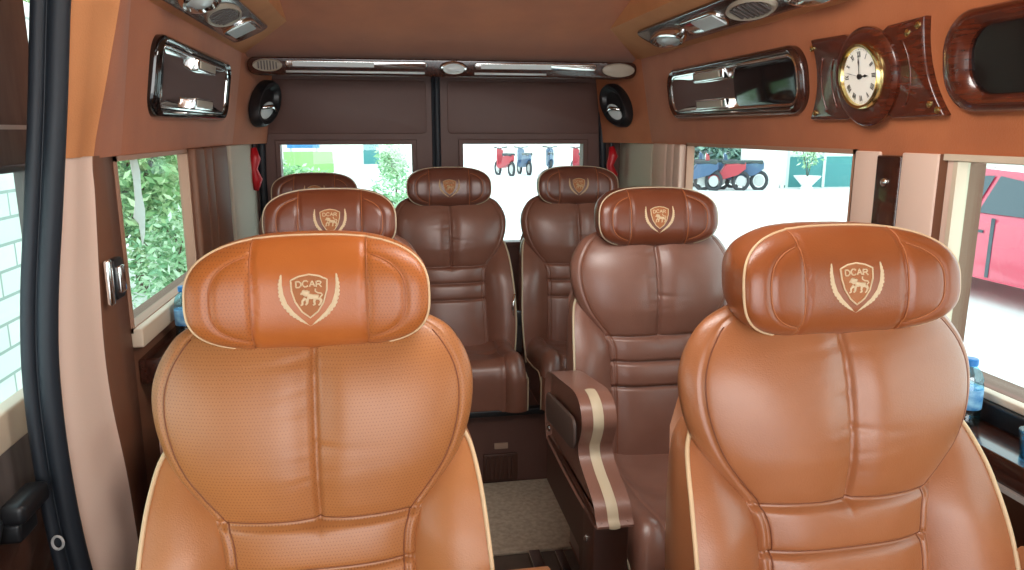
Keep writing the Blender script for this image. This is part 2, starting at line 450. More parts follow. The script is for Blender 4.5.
    # wreath: two tapering crescents with a leafy edge
    for s in (-1, 1):
        mid = [(178,122),(168,190),(172,260),(195,330),(245,395),(300,440),(366,486)]
        pts = pl(mid, 8); n = len(pts); vs = []; fs = []
        for i, (X, Y) in enumerate(pts):
            X = X if s < 0 else 733-X
            t = i/(n-1); wd = 24*sin(pi*min(1, t*1.02+.02))**.6+1
            a = pts[max(0, i-1)]; b = pts[min(n-1, i+1)]; dx, dy = b[0]-a[0], b[1]-a[1]; l = sqrt(dx*dx+dy*dy)+1e-6
            nx, ny = -dy/l, dx/l
            if s > 0: nx = -nx
            jag = wd*(1 if i % 3 else .55)
            for q, k in ((-1, jag*.6), (0, 0), (1, wd*.9)):
                x, z = E(X-nx*q*k*1., Y-ny*q*k*1.) if q else E(X, Y); vs.append(head_pt(x, z, .0012 if q == 0 else .0004))
        for i in range(n-1):
            for k in range(2): fs.append((i*3+k, i*3+k+1, i*3+k+4, i*3+k+3))
        em.add(vs, fs)
    emo = em.build('emblem', M['emb'], o, smooth=True, fixn=False)
    # the shield's darker ground
    fill = MB(); cxy = (366, 262); vs = []; S = pl(sh, 5)
    for t in (0.02, .25, .5, .75, .99): vs.append([head_pt(*E(cxy[0]+(p[0]-cxy[0])*t, cxy[1]+(p[1]-cxy[1])*t), .00025) for p in S[:-1]])
    fill.rings(vs, cap0=True, cap1=False).build('crest_ground', M['embfill'], o, smooth=True, fixn=False)
    return o

def outline_thread(parent):
    for s in (-1, 1):
        for off, r in ((.026, .0011),):
            P = [back_pt(s*(interp(W_T, z)-off), z, .0004) for z in [.47+(1.10-.47)*k/110 for k in range(111)]]
            MB().tube(P, r, 6).build('seam_thread', M['brownthread'], parent, smooth=True)
    for zs in SEAMS:
        w = interp(W_T, zs)-.026
        MB().tube([back_pt(-w+2*w*k/40, zs+.0045, .0004) for k in range(41)], .0009, 6).build('seam_thread', M['brownthread'], parent, smooth=True)

def make_cushion(parent, y_shift=0, zb=.20):
    mb = MB(); R = []; NX = 70; NY = 50
    # cross-sections front to back
    for i in range(NY+1):
        t = i/NY; ring = []
        for j in range(NX+1):
            u = 2*j/NX-1; x = .245*u; ax = abs(x)
            bol = .028*(1/(1+exp(-(ax-.165)/.012)))*(max(0, 1-(max(0, ax-.19)/.056)**2.5))**.5
            e = (max(0, 1-abs(u)**14))**.5
            # path: front bottom -> up the face -> over the nose -> back
            if t < .30: q = t/.30; y = -.585-.022*sin(pi*q*.5); z = .20+.225*q; out = 1; k = 0
            elif t < .45: q = (t-.30)/.15*pi/2; y = -.607+.055*(1-cos(q)); z = .425+.055*sin(q); k = sin(q)
            else: q = (t-.45)/.55; y = -.552+.50*q; z = .480-.022*sin(pi*q)*.8-.012*q; k = 1
            zz = z+bol*k; yy = y-bol*(1-k)
            seam = .005*(g(ax-.162, .004))+(.006*g(y+.33, .005)+.006*g(y+.50, .004))*(ax < .16)*k
            zz -= seam*k; yy += seam*(1-k)
            if k > .5: zz += .0016*sin(x*60+y*25)*g(y+.32, .09)
            zz = .20+(zz-.20)*(.80+.20*e) if t > .3 else zz
            zz = .20+(zz-.20)*1.16 + k*.003*(sin(x*31+y*17)*g(y+.30, .14)+g(y+.25+x*.3, .012)-g(y+.36-x*.25, .012))*(ax < .2)
            ring.append((x, yy, zz))
        R.append(ring)
    n = NX+1; mb.rings(R, closed_ring=False, cap0=False, cap1=False)
    # sides and bottom close the pad
    R = [[(x, y+y_shift*min(1, max(0, (-.05-y)/.5)), max(z, zb+.002*0) if zb > .21 else z) for x, y, z in r] for r in R]
    mb = MB(); mb.rings(R, closed_ring=False, cap0=False, cap1=False)
    L0 = [r[0] for r in R]; L1 = [r[-1] for r in R]
    for Lr in (L0, L1):
        vs = Lr+[(p[0]*.985, p[1]+.002, zb) for p in Lr]; m_ = len(Lr)
        mb.add(vs, [(i, i+1, m_+i+1, m_+i) for i in range(m_-1)])
    mb.add([(-.245,-.585+y_shift,zb),(.245,-.585+y_shift,zb),(.245,-.05,zb),(-.245,-.05,zb)], [(0,1,2,3)])
    c = mb.build('seat_cushion', M['leather'], parent, smooth=False)
    for s in (-1, 1):
        MB().tube([(r[0 if s < 0 else -1][0]*1.0, r[0][1]-.001, r[0][2]+.001) for r in R], .003, 8).build('piping', M['cream'], c, smooth=True)
    return c

ARM = [(-.12,.58),(-.10,.66),(-.11,.745),(-.16,.775),(-.30,.797),(-.41,.812),(-.462,.802),(-.486,.778),(-.490,.750),(-.476,.720),(-.462,.695),(-.472,.672),(-.51,.652),(-.56,.636),(-.598,.618),(-.614,.595),(-.612,.575),(-.40,.565),(-.15,.57)]
def smooth_loop(P, n=4):
    out = []; m = len(P)
    for i in range(m):
        p0, p1, p2, p3 = [Vector(P[(i+k) % m]) for k in (-1, 0, 1, 2)]
        for k in range(n):
            t = k/n; out.append(tuple(.5*((2*p1)+(-p0+p2)*t+(2*p0-5*p1+4*p2-p3)*t*t+(-p0+3*p1-3*p2+p3)*t**3)))
    return out
def make_armrest(parent, s):
    P = smooth_loop(ARM); n = len(P); cy = sum(p[0] for p in P)/n; cz = sum(p[1] for p in P)/n
    def shr(k):
        out = []
        for i in range(n):
            a = Vector(P[i-1]); c = Vector(P[(i+1) % n]); d = c-a; nn = Vector((-d.y, d.x)).normalized()
            if area > 0: pass
            else: nn = -nn
            out.append((P[i][0]+nn.x*k, P[i][1]+nn.y*k))
        return out
    area = sum(P[i-1][0]*P[i][1]-P[i][0]*P[i-1][1] for i in range(n))
    x0, x1 = .252, .332; R = []
    for a in (0, 30, 60, 90): q = radians(a); R.append([(s*(x0+.014*(1-sin(q))), y, z) for y, z in shr(.014*(1-sin(q)))] if 0 else [(s*(x0+.014*(1-sin(q))), y, z) for y, z in shr(.014*(1-cos(pi/2-q)))])
    for a in (90, 60, 30, 0): q = radians(a); R.append([(s*(x1-.014*(1-sin(q))), y, z) for y, z in shr(.014*(1-cos(pi/2-q)))])
    o = MB().rings(R).build('armrest', M['leather'], parent, smooth=False)
    # cream stripe down the front edge
    fr = [p for p in P if p[0] < -.40 and p[1] > .578]
    st = MB(); R = []
    for y, z in fr:
        nn = Vector((y-cy, z-cz)).normalized()
        i = P.index((y, z)); d = Vector(P[(i+1) % n])-Vector(P[i-1]); nn = Vector((d.y, -d.x)).normalized()*(1 if area > 0 else -1)
        R.append([(s*(.282+.024*k/4), y+nn.x*(.001+.002*sin(pi*k/4)), z+nn.y*(.001+.002*sin(pi*k/4))) for k in range(5)])
    st.rings(R, closed_ring=False, cap0=False, cap1=False)
    st.build('front_stripe', M['stripe'], o, smooth=True)
    # side storage pocket
    pk = MB(); out = rrect(-.44, .655, -.135, .735, .03)
    pk.plate([(y, z+(y+.3)*-.12) for y, z in out], lambda u, v, d: (s*(.331+d), u, v), .007, .004)
    pk.build('side_pocket', M['pocket'], o)
    # lower skirt below the arm
    sk = MB(); xa, xb = sorted((s*.318, s*.328)); P2 = [(-.605,.58),(-.605,.30),(-.50,.30),(-.47,.445),(-.12,.445),(-.12,.58)]
    sk.rings([[(xa, y, z) for y, z in P2], [(xb, y, z) for y, z in P2]])
    xa, xb = sorted((s*.256, s*.334)); sk.box((xa, -.607, .25), (xb, -.52, .578), bev=.006)
    so = sk.build('lower_skirt', M['darkleather'], o)
    for y, z in ((-.56, .52), (-.17, .62)): MB().lathe((s*.334, y, z), (s, 0, 0), [(.009, 0), (.009, .003), (.006, .006), (.001, .007)], 16).build('bolt', M['chrome'], o)
    return o

def make_seat():
    r = empty('reclining_seat')
    b = make_backrest(r); outline_thread(b)
    for s in (-1, 1): make_bolster(r, s)
    # padded shell behind
    R = []
    for i in range(16):
        z = .40+.66*i/15; w = .235 if z < .9 else .235-.09*((z-.9)/.16)**2
        R.append([(w*cos(2*pi*k/28)*(1 if abs(cos(2*pi*k/28)) < .5 else 1), BK(z)+.055+.035*sin(2*pi*k/28), z) for k in range(28)])
    MB().rings(R).build('back_shell', M['leather'], r, smooth=False)
    make_headrest(r)
    make_cushion(r)
    bs = MB(); bs.box((-.20, -.52, .03), (.20, -.08, .21), bev=.01); bs.box((-.19, -.54, 0), (-.15, 0, .035)); bs.box((.15, -.54, 0), (.19, 0, .035))
    bs.build('base', M['darkleather'], r)
    return r

seat = make_seat()
arms = [make_armrest(seat, -1), make_armrest(seat, 1)]
spots = [  # x, y, rz, arms(left,right in the picture), label, group
 (-.112, 1.10, 0, (1, 1), 'large orange-tan leather seat in the front row at the left, whole crest facing us', 'front row seats'),
 (.691, 1.018, radians(2), (1, 1), 'orange-tan leather seat in the front row at the right, below the wall clock', 'front row seats'),
 (-.145, 2.02, 0, (1, 0), 'shade-darkened leather seat hidden behind the front left seat except its wide headrest', 'middle row seats'),
 (.755, 2.00, 0, (1, 0), 'shade-darkened leather seat in the middle row with cushion and cream-striped armrest in view', 'middle row seats'),
 (-.285, 3.17, 0, (0, 0), 'shade-darkened seat in the back row behind two seats, only the top of its headrest showing', 'back row seats'),
 (.268, 3.17, 0, (0, 0), 'shade-darkened leather seat in the middle of the back row, before the rear doors', 'back row seats'),
 (.830, 3.17, 0, (0, 0), 'shade-darkened leather back row seat at the right, in front of the rear right window', 'back row seats'),
]
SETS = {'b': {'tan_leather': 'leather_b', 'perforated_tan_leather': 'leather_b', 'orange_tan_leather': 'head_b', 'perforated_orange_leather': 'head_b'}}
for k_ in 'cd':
    SETS[k_] = {'tan_leather': 'leather_'+k_, 'perforated_tan_leather': 'leather_'+k_, 'orange_tan_leather': 'head_'+k_, 'perforated_orange_leather': 'head_'+k_, 'cream_piping': 'stripe'}  # piping toned down too, for the dimmer light of these rows
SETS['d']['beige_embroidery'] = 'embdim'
cache = {}
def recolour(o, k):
    """same shapes in another leather tone; farther rows are darkened for their shade"""
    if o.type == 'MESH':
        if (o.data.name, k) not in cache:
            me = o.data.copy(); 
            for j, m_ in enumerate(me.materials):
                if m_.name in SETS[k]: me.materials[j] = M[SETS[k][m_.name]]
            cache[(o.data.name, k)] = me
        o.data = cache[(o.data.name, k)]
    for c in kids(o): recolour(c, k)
bench_cushion = None
for i, (x, y, rz, am, lab, gr) in enumerate(spots):
    drop = [a for a, k in zip(arms, am) if not k]
    if i >= 4: drop += [c for c in kids(seat) if c.name.startswith(('seat_cushion', 'base'))]
    if i == 0: s_ = seat
    else: s_ = copy_tree(seat, only=lambda c: not any(c == a for a in drop))
    if i >= 4: make_cushion(s_, .135, .325)
    s_.location = (x, y, 0); s_.rotation_euler.z = rz
    tag(s_, lab, 'seat', gr)
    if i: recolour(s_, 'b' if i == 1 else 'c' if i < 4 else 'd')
    s_.scale = {1: (1.07, 1.04, 1.006), 3: (1.02, 1, .995), 4: (1.0, 1, .985), 5: (1.04, 1, 1), 6: (1.04, 1, 1)}.get(i, (1, 1, 1))

# bench box under the back row
bb = MB(); bb.box((-.585, 2.74, 0), (1.155, 3.40, .318)); 
t = empty('bench_base', (0, 0, 0), 'dark brown box carrying the back row of seats on the floor', 'bench base')
bb.build('box_panel', M['doorleather'], t)
gv = MB(); gv.box((.35, 2.728, .02), (.49, 2.741, .135), bev=.004)
for k in range(7): gv.box((.362+k*.017, 2.722, .03), (.370+k*.017, 2.73, .125))
gv.build('vent_grille', M['darkleather'], t)
MB().box((.396, 2.733, .155), (.45, 2.741, .178)).build('label_plate', M['label'], t)
MB().box((-.58, 2.70, .305), (1.15, 2.742, .33), bev=.004).build('edge_strip', M['black'], t)
# continuous front pads of the bench between seats: dark trim
# ---------------------------------------------------------------- shell of the van
XL, XR, YB = -.60, 1.17, 3.60
fl = MB(); fl.box((-.80, -.9, -.06), (1.36, 3.75, 0)); struct(fl.build('floor', M['floorm']))
mt = MB(); mt.box((-.10, 2.225, 0), (.72, 2.735, .012), bev=.004)
tag(mt.build('floor_mat', M['carpet']), 'grey-brown carpet mat on the aisle floor before the back row', 'mat')

def tilt_panel(mb, side, y0, y1, z0=1.345, z1=1.72, mi=0, inset=0, th=.05):
    X0 = XL if side < 0 else XR; s = 1 if side < 0 else -1
    a = X0+s*inset; b = X0+s*(.06+inset)
    mb.add([(a, y0, z0), (a, y1, z0), (b, y1, z1), (b, y0, z1), (a-s*th, y0, z0), (a-s*th, y1, z0), (b-s*th-s*.03, y1, z1), (b-s*th-s*.03, y0, z1)],
           [(0,1,2,3),(4,7,6,5),(0,4,5,1),(2,6,7,3),(1,5,6,2),(0,3,7,4)], mi)
def WX(side, z, off=0):
    """inner face of the upper wall panel"""
    t = max(0, (z-1.345)/(1.72-1.345))
    return (XL+.06*t+off) if side < 0 else (XR-.06*t-off)

# left wall
wl = MB()
wl.box((XL-.07, 1.80, 0), (XL, YB, .935))                 # below the window
wl.box((XL-.07, 2.72, .935), (XL, YB, 1.345)); wl.box((XL-.008, 2.44, .935), (XL, 2.72, 1.345))             # behind the window
struct(wl.build('wall_left', M['pillardark']))
up = MB(); tilt_panel(up, -1, 1.64, YB)
struct(up.build('wall_left_upper', M['suede']))
# right wall
wr = MB()
wr.box((XR, -.9, 0), (XR+.07, YB, .90)); wr.box((XR, 2.95, .90), (XR+.07, YB, 1.345)); wr.box((XR, 2.775, .90), (XR+.008, 2.95, 1.345)); wr.box((XR, 1.375, .90), (XR+.07, 1.705, 1.345))
wr.box((XR, -.9, .90), (XR+.07, .2, 1.345))
struct(wr.build('wall_right', M['pillardark']))
up = MB(); tilt_panel(up, 1, -.9, YB)
struct(up.build('wall_right_upper', M['suede']))

# windows -----------------------------------------------------------------
def side_window(name, side, y0, y1, z0, z1, fm, fw=.012, depth=.022):
    X = XL if side < 0 else XR; s = -1 if side < 0 else 1
    r = MB(); xa, xb = sorted((X-s*.008, X+s*depth))
    r.box((xa, y0, z0), (xb, y1, z0+fw)); r.box((xa, y0, z1-fw), (xb, y1, z1)); r.box((xa, y0, z0), (xb, y0+fw, z1)); r.box((xa, y1-fw, z0), (xb, y1, z1))
    o = struct(r.build(name, fm))
    gl = MB(); xc = X+s*.018; gl.box((xc-.002, y0, z0), (xc+.002, y1, z1)); gl.build('glass', M['glass'], o)
    return o
side_window('window_1', -1, 1.80, 2.44, .935, 1.345, M['beige'])
side_window('window_2', 1, 1.705, 2.775, .90, 1.355, M['beige'])
side_window('window_3', 1, .20, 1.375, .88, 1.350, M['sillcream'])
# sills and ledges
s1 = MB(); s1.box((XL, 1.80, .90), (XL+.028, 2.47, .945), bev=.004); struct(s1.build('trim_1', M['sillcream']))
lg = MB(); lg.box((XL, 1.83, .80), (XL+.10, 3.0, .862), bev=.006); struct(lg.build('trim_2', M['woody']))
lg = MB(); lg.box((XR-.13, -.5, .795), (XR, 3.0, .845), bev=.006); struct(lg.build('trim_3', M['woody']))
lg = MB(); lg.box((XR-.136, -.5, .788), (XR-.128, 3.0, .797)); struct(lg.build('trim_4', M['greytrim']))  # pale strip standing in for the highlight along the ledge edge
lg = MB(); lg.box((XR-.035, -.5, .845), (XR, 1.36, .885), bev=.004); struct(lg.build('trim_5', M['black']))
lg = MB(); lg.box((XR-.024, -.5, .885), (XR, 1.36, .90), bev=.003); struct(lg.build('trim_6', M['sillcream']))
# right pillar between the windows: leather, wood strip with studs, leather, cream edge
p = MB(); p.box((XR-.008, 1.615, .86), (XR+.01, 1.712, 1.352), bev=.004); p.box((XR-.008, 1.42, .86), (XR+.01, 1.535, 1.352), bev=.004); struct(p.build('trim_7', M['pillar']))
t = empty('wood_strip', (XR, 1.575, 1.1), 'narrow glossy dark wood strip with a chrome stud between the right windows', 'wood strip')
q = MB(); q.box((-.012, -.042, -.24), (.0, .042, .244), bev=.004); q.build('strip_panel', M['woody'], t)
q = MB(); q.lathe((-.012, .004, .182), (-1, 0, 0), [(.010, 0), (.010, .004), (.006, .008), (.001, .009)], 20); q.build('stud', M['chrome'], t)
q = MB(); q.box((XR-.004, 1.395, .86), (XR+.01, 1.42, 1.352)); struct(q.build('trim_8', M['pillardark']))
q = MB(); q.box((XR-.006, 1.37, .88), (XR+.02, 1.395, 1.352), bev=.003); struct(q.build('trim_9', M['pillar']))
q = MB(); q.box((XR-.012, .2, 1.340), (XR+.004, 1.40, 1.353)); struct(q.build('trim_10', M['sillcream']))
# rear side: vertical trims and cloth-covered quarter panels on both sides
for i, (side, ys) in enumerate(((-1, ((2.44, 2.56), (2.60, 2.70), (2.74, 2.98))), (1, ((2.785, 2.85), (2.88, 2.94), (2.97, 3.12))))):
    X = XL if side < 0 else XR; q = MB()
    for k, (a, b) in enumerate(ys):
        x0, x1 = sorted((X, X-side*(.03-.006*k))); q.box((x0, a, .86), (x1, b, 1.348), bev=.008)
    struct(q.build('trim_%d' % (11+i), M['pillar' if side > 0 else 'pillardark']))
    x0, x1 = sorted((X, X-side*.018)); q = MB(); q.box((x0, 3.13 if side > 0 else 3.04, .84), (x1, 3.585, 1.345), bev=.006)
    tag(q.build('quarter_panel', M['greyblind']), ('grey cloth-covered panel beside the rear left door' if side < 0 else 'grey cloth-covered panel beside the rear right door'), 'wall panel', 'cloth panels beside the rear doors')

# rear doors ---------------------------------------------------------------
for i, (a, b, wa, wb) in enumerate(((XL, .254, -.47, .133), (.254, XR, .376, .969))):
    q = MB(); z0, z1 = .86, 1.338; y0, y1 = YB, YB+.06
    q.box((a+.004, y0, 0), (b-.004, y1, z0)); q.box((a+.004, y0, z1), (b-.004, y1, 1.80)); q.box((a+.004, y0, z0), (wa, y1, z1)); q.box((wb, y0, z0), (b-.004, y1, z1))
    d = struct(q.build('door_%d' % (1+i), M['doorleather']))
    f = MB(); f.ring([(wa-.022, z0-.022), (wb+.022, z0-.022), (wb+.022, z1+.022), (wa-.022, z1+.022)], [(wa, z0), (wb, z0), (wb, z1), (wa, z1)], lambda u, v, dd: (u, y0-dd, v), .010)
    f.build('window_frame', M['doorleather'], d)
    gl = MB(); gl.box((wa, y0+.03, z0), (wb, y0+.034, z1)); gl.build('glass', M['glass'], d)
    # shallow pressed panel above the window
    f = MB(); f.plate(rrect(a+.05, z1+.05, b-.05, 1.63, .02), lambda u, v, dd: (u, y0-dd, v), .004, .003); f.build('upper_panel', M['doorleather'], d)
q = MB(); q.tube([(.254, YB-.006, .0), (.254, YB-.006, 1.66)], .016, 10); q.tube([(.236, YB-.004, .0), (.236, YB-.004, 1.66)], .007, 8); struct(q.build('trim_13', M['rubber']))
q = MB(); q.tube([(1.065, YB-.01, 0), (1.072, YB-.01, 1.2), (1.058, YB-.01, 1.50), (1.045, YB-.01, 1.66)], .018, 10); struct(q.build('trim_14', M['rubber']))
q = MB(); q.tube([(XL+.045, YB-.01, 0), (XL+.045, YB-.01, 1.2), (XL+.055, YB-.01, 1.50), (XL+.09, YB-.01, 1.66)], .018, 10); struct(q.build('trim_15', M['rubber']))
# corner fill of the upper walls beside the doors (suede)
for nm, s, xa, xb, xc in (('trim_16', -1, XL, XL+.075, XL+.13), ('trim_17', 1, XR, 1.060, 1.01)):
    q = MB(); y = YB-.015
    q.add([(xa, 3.18, 1.345), (xb, y, 1.345), (xc, y, 1.75), (WX(s, 1.72), 3.18, 1.75), (xa, YB, 1.345), (WX(s, 1.72), YB, 1.75)], [(0,1,2,3), (0,3,5,4), (0,4,1), (1,4,5,2), (3,2,5)])
    struct(q.build(nm, M['suede']))

# ceiling: flat centre, soffits along the sides, cove at the rear ----------------
CZ = 1.90
q = MB(); q.box((XL-.1, -.9, CZ), (XR+.1, 3.75, CZ+.05)); struct(q.build('ceiling', M['suedelight']))
q = MB()   # rear cove
q.add([(XL+.05, 3.27, 1.695), (XR-.05, 3.27, 1.695), (1.03, 3.0, 1.80), (.88, 2.60, CZ+.01), (-.28, 2.60, CZ+.01), (-.46, 3.0, 1.80),
       (XL+.05, 3.62, 1.70), (XR-.05, 3.62, 1.70), (XR-.05, 3.62, 1.92), (XL+.05, 3.62, 1.92), (-.28, 2.62, 1.92), (.88, 2.62, 1.92)],
      [(0,1,2,5), (5,2,3,4), (0,6,7,1), (6,9,8,7), (4,3,11,10), (10,11,8,9), (1,7,8,11,3,2), (0,5,4,10,9,6)])
struct(q.build('ceiling_cove', M['suede']))
for nm, s in (('ceiling_soffit_left', -1), ('ceiling_soffit_right', 1)):
    xo = WX(s, 1.72); xi = -.34 if s < 0 else .91; q = MB()
    y0 = 1.64 if s < 0 else -.9
    y0 = -.9
    q.add([(xo, y0, 1.705), (xo, YB, 1.705), (xi, YB, 1.80), (xi, y0, 1.80), (xi, YB, CZ), (xi, y0, CZ), (xo+s*.05, y0, 1.705), (xo+s*.05, YB, 1.705), (xo+s*.05, YB, CZ), (xo+s*.05, y0, CZ)],
          [(0,1,2,3), (3,2,4,5), (0,6,7,1), (6,9,8,7), (5,4,8,9), (0,3,5,9,6), (1,7,8,4,2)])
    struct(q.build(nm, M['suedelight']))

# sliding door and its frame at the left -----------------------------------------
def zcurve(tbl, z): return interp(tbl, z)
SEAL = [(.0,-.55),(.3,-.595),(.52,-.630),(.72,-.644),(.93,-.643),(1.085,-.628),(1.275,-.598),(1.455,-.570),(1.63,-.545),(1.72,-.528),(1.80,-.508)]
CORN = [(.0,-.555),(.42,-.578),(.65,-.588),(.83,-.603),(.98,-.604),(1.28,-.588),(1.35,-.585),(1.50,-.545),(1.65,-.505),(1.72,-.49)]
zz = [1.80*k/60 for k in range(61)]
q = MB(); R = []
for z in zz:
    xs = zcurve(SEAL, z); xc = zcurve(CORN, min(z, 1.72))
    R.append([(xs-.02, 1.50, z), (xs+.0, 1.512, z), (xs*.6+xc*.4+.008, 1.56, z), (xc-.012, 1.628, z), (xc, 1.65, z)])
lo = [r for r, z in zip(R, zz) if z <= 1.36]; hi = [r for r, z in zip(R, zz) if z >= 1.34]
q.rings(lo, closed_ring=False, cap0=False, cap1=False); struct(q.build('trim_18', M['pillar'], smooth=True))
q = MB(); q.rings([[(x+.004, y-.004, z) for x, y, z in r] for r in hi], closed_ring=False, cap0=False, cap1=False); struct(q.build('trim_19', M['suedelight'], smooth=True))
q = MB(); R = []
for z in zz:
    if z > 1.36: break
    xc = zcurve(CORN, z); R.append([(xc, 1.65, z), (xc+.004, 1.665, z), (min(xc+.006, XL+.01), 1.72, z), (XL+.003, 1.80, z), (XL-.05, 1.80, z)])
q.rings(R, closed_ring=False, cap0=False, cap1=False); struct(q.build('trim_20', M['pillardark'], smooth=True))  # window-side pillar face; its shadow is put into the darker colour
q = MB(); R = []
for z in [1.345+.375*k/8 for k in range(9)]:
    xc = zcurve(CORN, z); R.append([(xc, 1.65, z), (max(xc, WX(-1, z)), 1.70, z), (WX(-1, z, .002), 1.86, z)])
q.rings(R, closed_ring=False, cap0=False, cap1=False); struct(q.build('trim_21', M['suede'], smooth=True))
# double rubber seal round the door opening
sl = MB()
for dx, dy, r in ((-.010, 0, .019), (-.038, -.012, .013)):
    sl.tube([(zcurve(SEAL, z)+dx, 1.495+dy, z) for z in zz], r, 12)
R = []
for z in zz: x = zcurve(SEAL, z); R.append([(x-.012, 1.485, z), (x-.034, 1.48, z), (x-.036, 1.50, z), (x-.02, 1.51, z)])
sl.rings(R)
struct(sl.build('trim_22', M['rubber'], smooth=False))
# sliding door: upper grey panel, window, lower quilted panel
DX = -.735
q = MB(); q.box((DX-.05, -.9, 1.32), (DX, 1.77, 1.41)); q.box((DX-.05, -.9, 1.41), (DX-.01, 1.77, 1.85))
q.box((DX-.05, -.9, .55), (DX, 1.77, .80)); q.box((DX-.05, 1.76, .55), (DX-.012, 1.82, 1.85)); q.box((DX-.05, -.9, 1.84), (DX+.2, 1.82, 1.9)); q.box((DX-.05, -.9, .80), (DX, .2, 1.32))
dr = struct(q.build('door_3', M['doorgrey']))
q = MB(); q.box((DX-.02, .2, 1.403), (DX+.004, 1.77, 1.412)); q.build('trim_line', M['greytrim'], dr)
q = MB(); q.box((DX-.03, .2, .80), (DX+.006, 1.77, .875), bev=.006); q.build('window_sill', M['sillcream'], dr)
q = MB(); q.box((DX-.03, .2, 1.318), (DX+.006, 1.77, 1.334), bev=.004); q.build('window_head', M['rubber'], dr)
gl = MB(); gl.box((DX-.036, .2, .86), (DX-.032, 1.77, 1.33)); gl.build('glass', M['glass'], dr)
# quilted lower panel with real diamond relief
q = MB(); R = []; ny, nz = 90, 60
for i in range(nz+1):
    z = .02+.66*i/nz; row = []
    for j in range(ny+1):
        y = -.4+2.17*j/ny; a = (y+z)/.105; b = (y-z)/.105
        h = .010*(abs(sin(pi*a))*abs(sin(pi*b)))**.35
        row.append((DX+.004+h, y, z))
    R.append(row)
q.rings(R, closed_ring=False, cap0=False, cap1=False); q.build('quilted_panel', M['darkleather'], dr, smooth=True)
t = MB(); t.box((-.735, 1.36, .66), (-.675, 1.43, .70), bev=.008); t.box((-.70, 1.34, .705), (-.655, 1.45, .745), bev=.012); t.tube([(-.70, 1.345, .72), (-.705, 1.31, .66), (-.71, 1.30, .60)], .009, 8)
t.build('latch', M['black'], dr, smooth=False)
t = MB(); t.tube([(-.668, 1.478, .555+.02*cos(a)) if 0 else (-.664+.010*cos(a), 1.466, .60+.014*sin(a)) for a in [2*pi*k/16 for k in range(16)]], .0028, 6, closed=True)
t.build('striker_ring', M['greytrim'], dr)
# floor edge under the door
# ---------------------------------------------------------------- fittings
# belt adjuster on the left pillar
t = empty('belt_adjuster', (-.590, 1.70, 1.085), 'chrome and black seat belt height adjuster on the left window pillar', 'belt adjuster')
q = MB(); q.plate(rrect(-.028, -.045, .03, .045, .012), lambda u, v, d: (d, u+.01, v), .012, .004); q.build('cover_plate', M['black'], t)
q = MB(); q.box((.0, -.050, -.050), (.014, -.030, .050), bev=.006); q.build('side_rail', M['chrome'], t)
q = MB(); q.box((.008, -.01, -.03), (.022, .02, .03), bev=.004); q.build('button', M['chrome'], t)

# wall map for plates on the upper panels: u along y, v up
def wmap(side): return lambda u, v, d: (WX(side, v, d), u, v)
# left reading panel
def reading_panel(side, y0, y1, z0, z1, label, split):
    t = empty('reading_light_panel', (WX(side, (z0+z1)/2), (y0+y1)/2, (z0+z1)/2), label, 'light panel')
    o = t.location; f0 = wmap(side); f = lambda u, v, d: tuple(Vector(f0(u, v, d))-o)
    rr = (z1-z0)*.28 if not split else (z1-z0)*.40
    O = rrect(y0, z0, y1, z1, rr, 8); w = .022
    I = rrect(y0+w*1.3, z0+w, y1-w*1.3, z1-w, rr*.7, 8)
    q = MB(); q.ring(O, I, f, .020, .006); q.build('bezel', M['woody'] if split else M['darkglass'], t, smooth=False)
    w2 = w+.010; I2 = rrect(y0+w*1.3+.008, z0+w2, y1-w*1.3-.008, z1-w2, rr*.6, 8)
    q = MB(); q.ring(I, I2, f, .017, .002); q.build('chrome_rim', M['chrome'], t, smooth=False)
    # dished reflector: concave mirror
    n = len(I2); cy = sum(p[0] for p in I2)/n; cz = sum(p[1] for p in I2)/n
    R = []
    for s_, d in ((1, .014), (.9, .007), (.7, .003), (.4, .001), (.01, 0)): R.append([f(cy+(p[0]-cy)*s_, cz+(p[1]-cz)*s_, d) for p in I2])
    MB().rings(R, cap0=False).build('reflector', M['mirror'], t, smooth=True, fixn=False)
    ym = cy+(.10 if split and side > 0 else .06)
    for k, v in enumerate((z0+w2+.014, z1-w2-.014)):
        q = MB(); q.plate(rrect(ym-.12, v-.018, ym+.12, v+.018, .006, 4), f, .026, .006); q.build('clip', M['chrome'], t)
        q = MB(); q.plate(rrect(ym-.10, v-.011, ym+.10, v+.011, .003, 4), lambda u, vv, d: f(u, vv, d+.026), .003, .001); q.build('clip_inlay', M['vent'], t)
    if split:
        ya, yb = y0+w*1.3+.008, y0+(y1-y0)*.42
        q = MB(); P = rrect(ya, z0+w2-.002, yb, z1-w2+.002, rr*.55, 8); q.plate(P, lambda u, v, d: f(u, v, d+.012), .006, .003); q.build('smoked_cover', M['darkglass'], t)
    return t
reading_panel(-1, 2.03, 2.92, 1.435, 1.640, 'square chrome and black reading light panel on the left upper wall', False)
reading_panel(1, 1.905, 2.88, 1.445, 1.632, 'long chrome and black light panel in a dark wood oval, left of the clock', True)
# far right wooden panel
t = empty('wood_wall_panel', (WX(1, 1.52), 1.10, 1.52), 'red wood oval panel with a black glass centre, right of the clock', 'wall panel')
o = t.location.copy(); f = lambda u, v, d: tuple(Vector(wmap(1)(u, v, d))-o)
O = rrect(.55, 1.435, 1.395, 1.628, .085, 10); I = rrect(.60, 1.468, 1.325, 1.595, .055, 10)
q = MB(); q.ring(O, I, f, .020, .008); q.build('wood_frame', M['wood'], t, smooth=False)
q = MB(); q.plate(I, f, .008, 0); q.build('glass_centre', M['darkglass'], t)
q = MB(); q.lathe(f(1.355, 1.53, .018), (-1, 0, .1), [(.008, 0), (.008, .003), (.004, .006), (.001, .006)], 16); q.build('stud', M['chrome'], t)

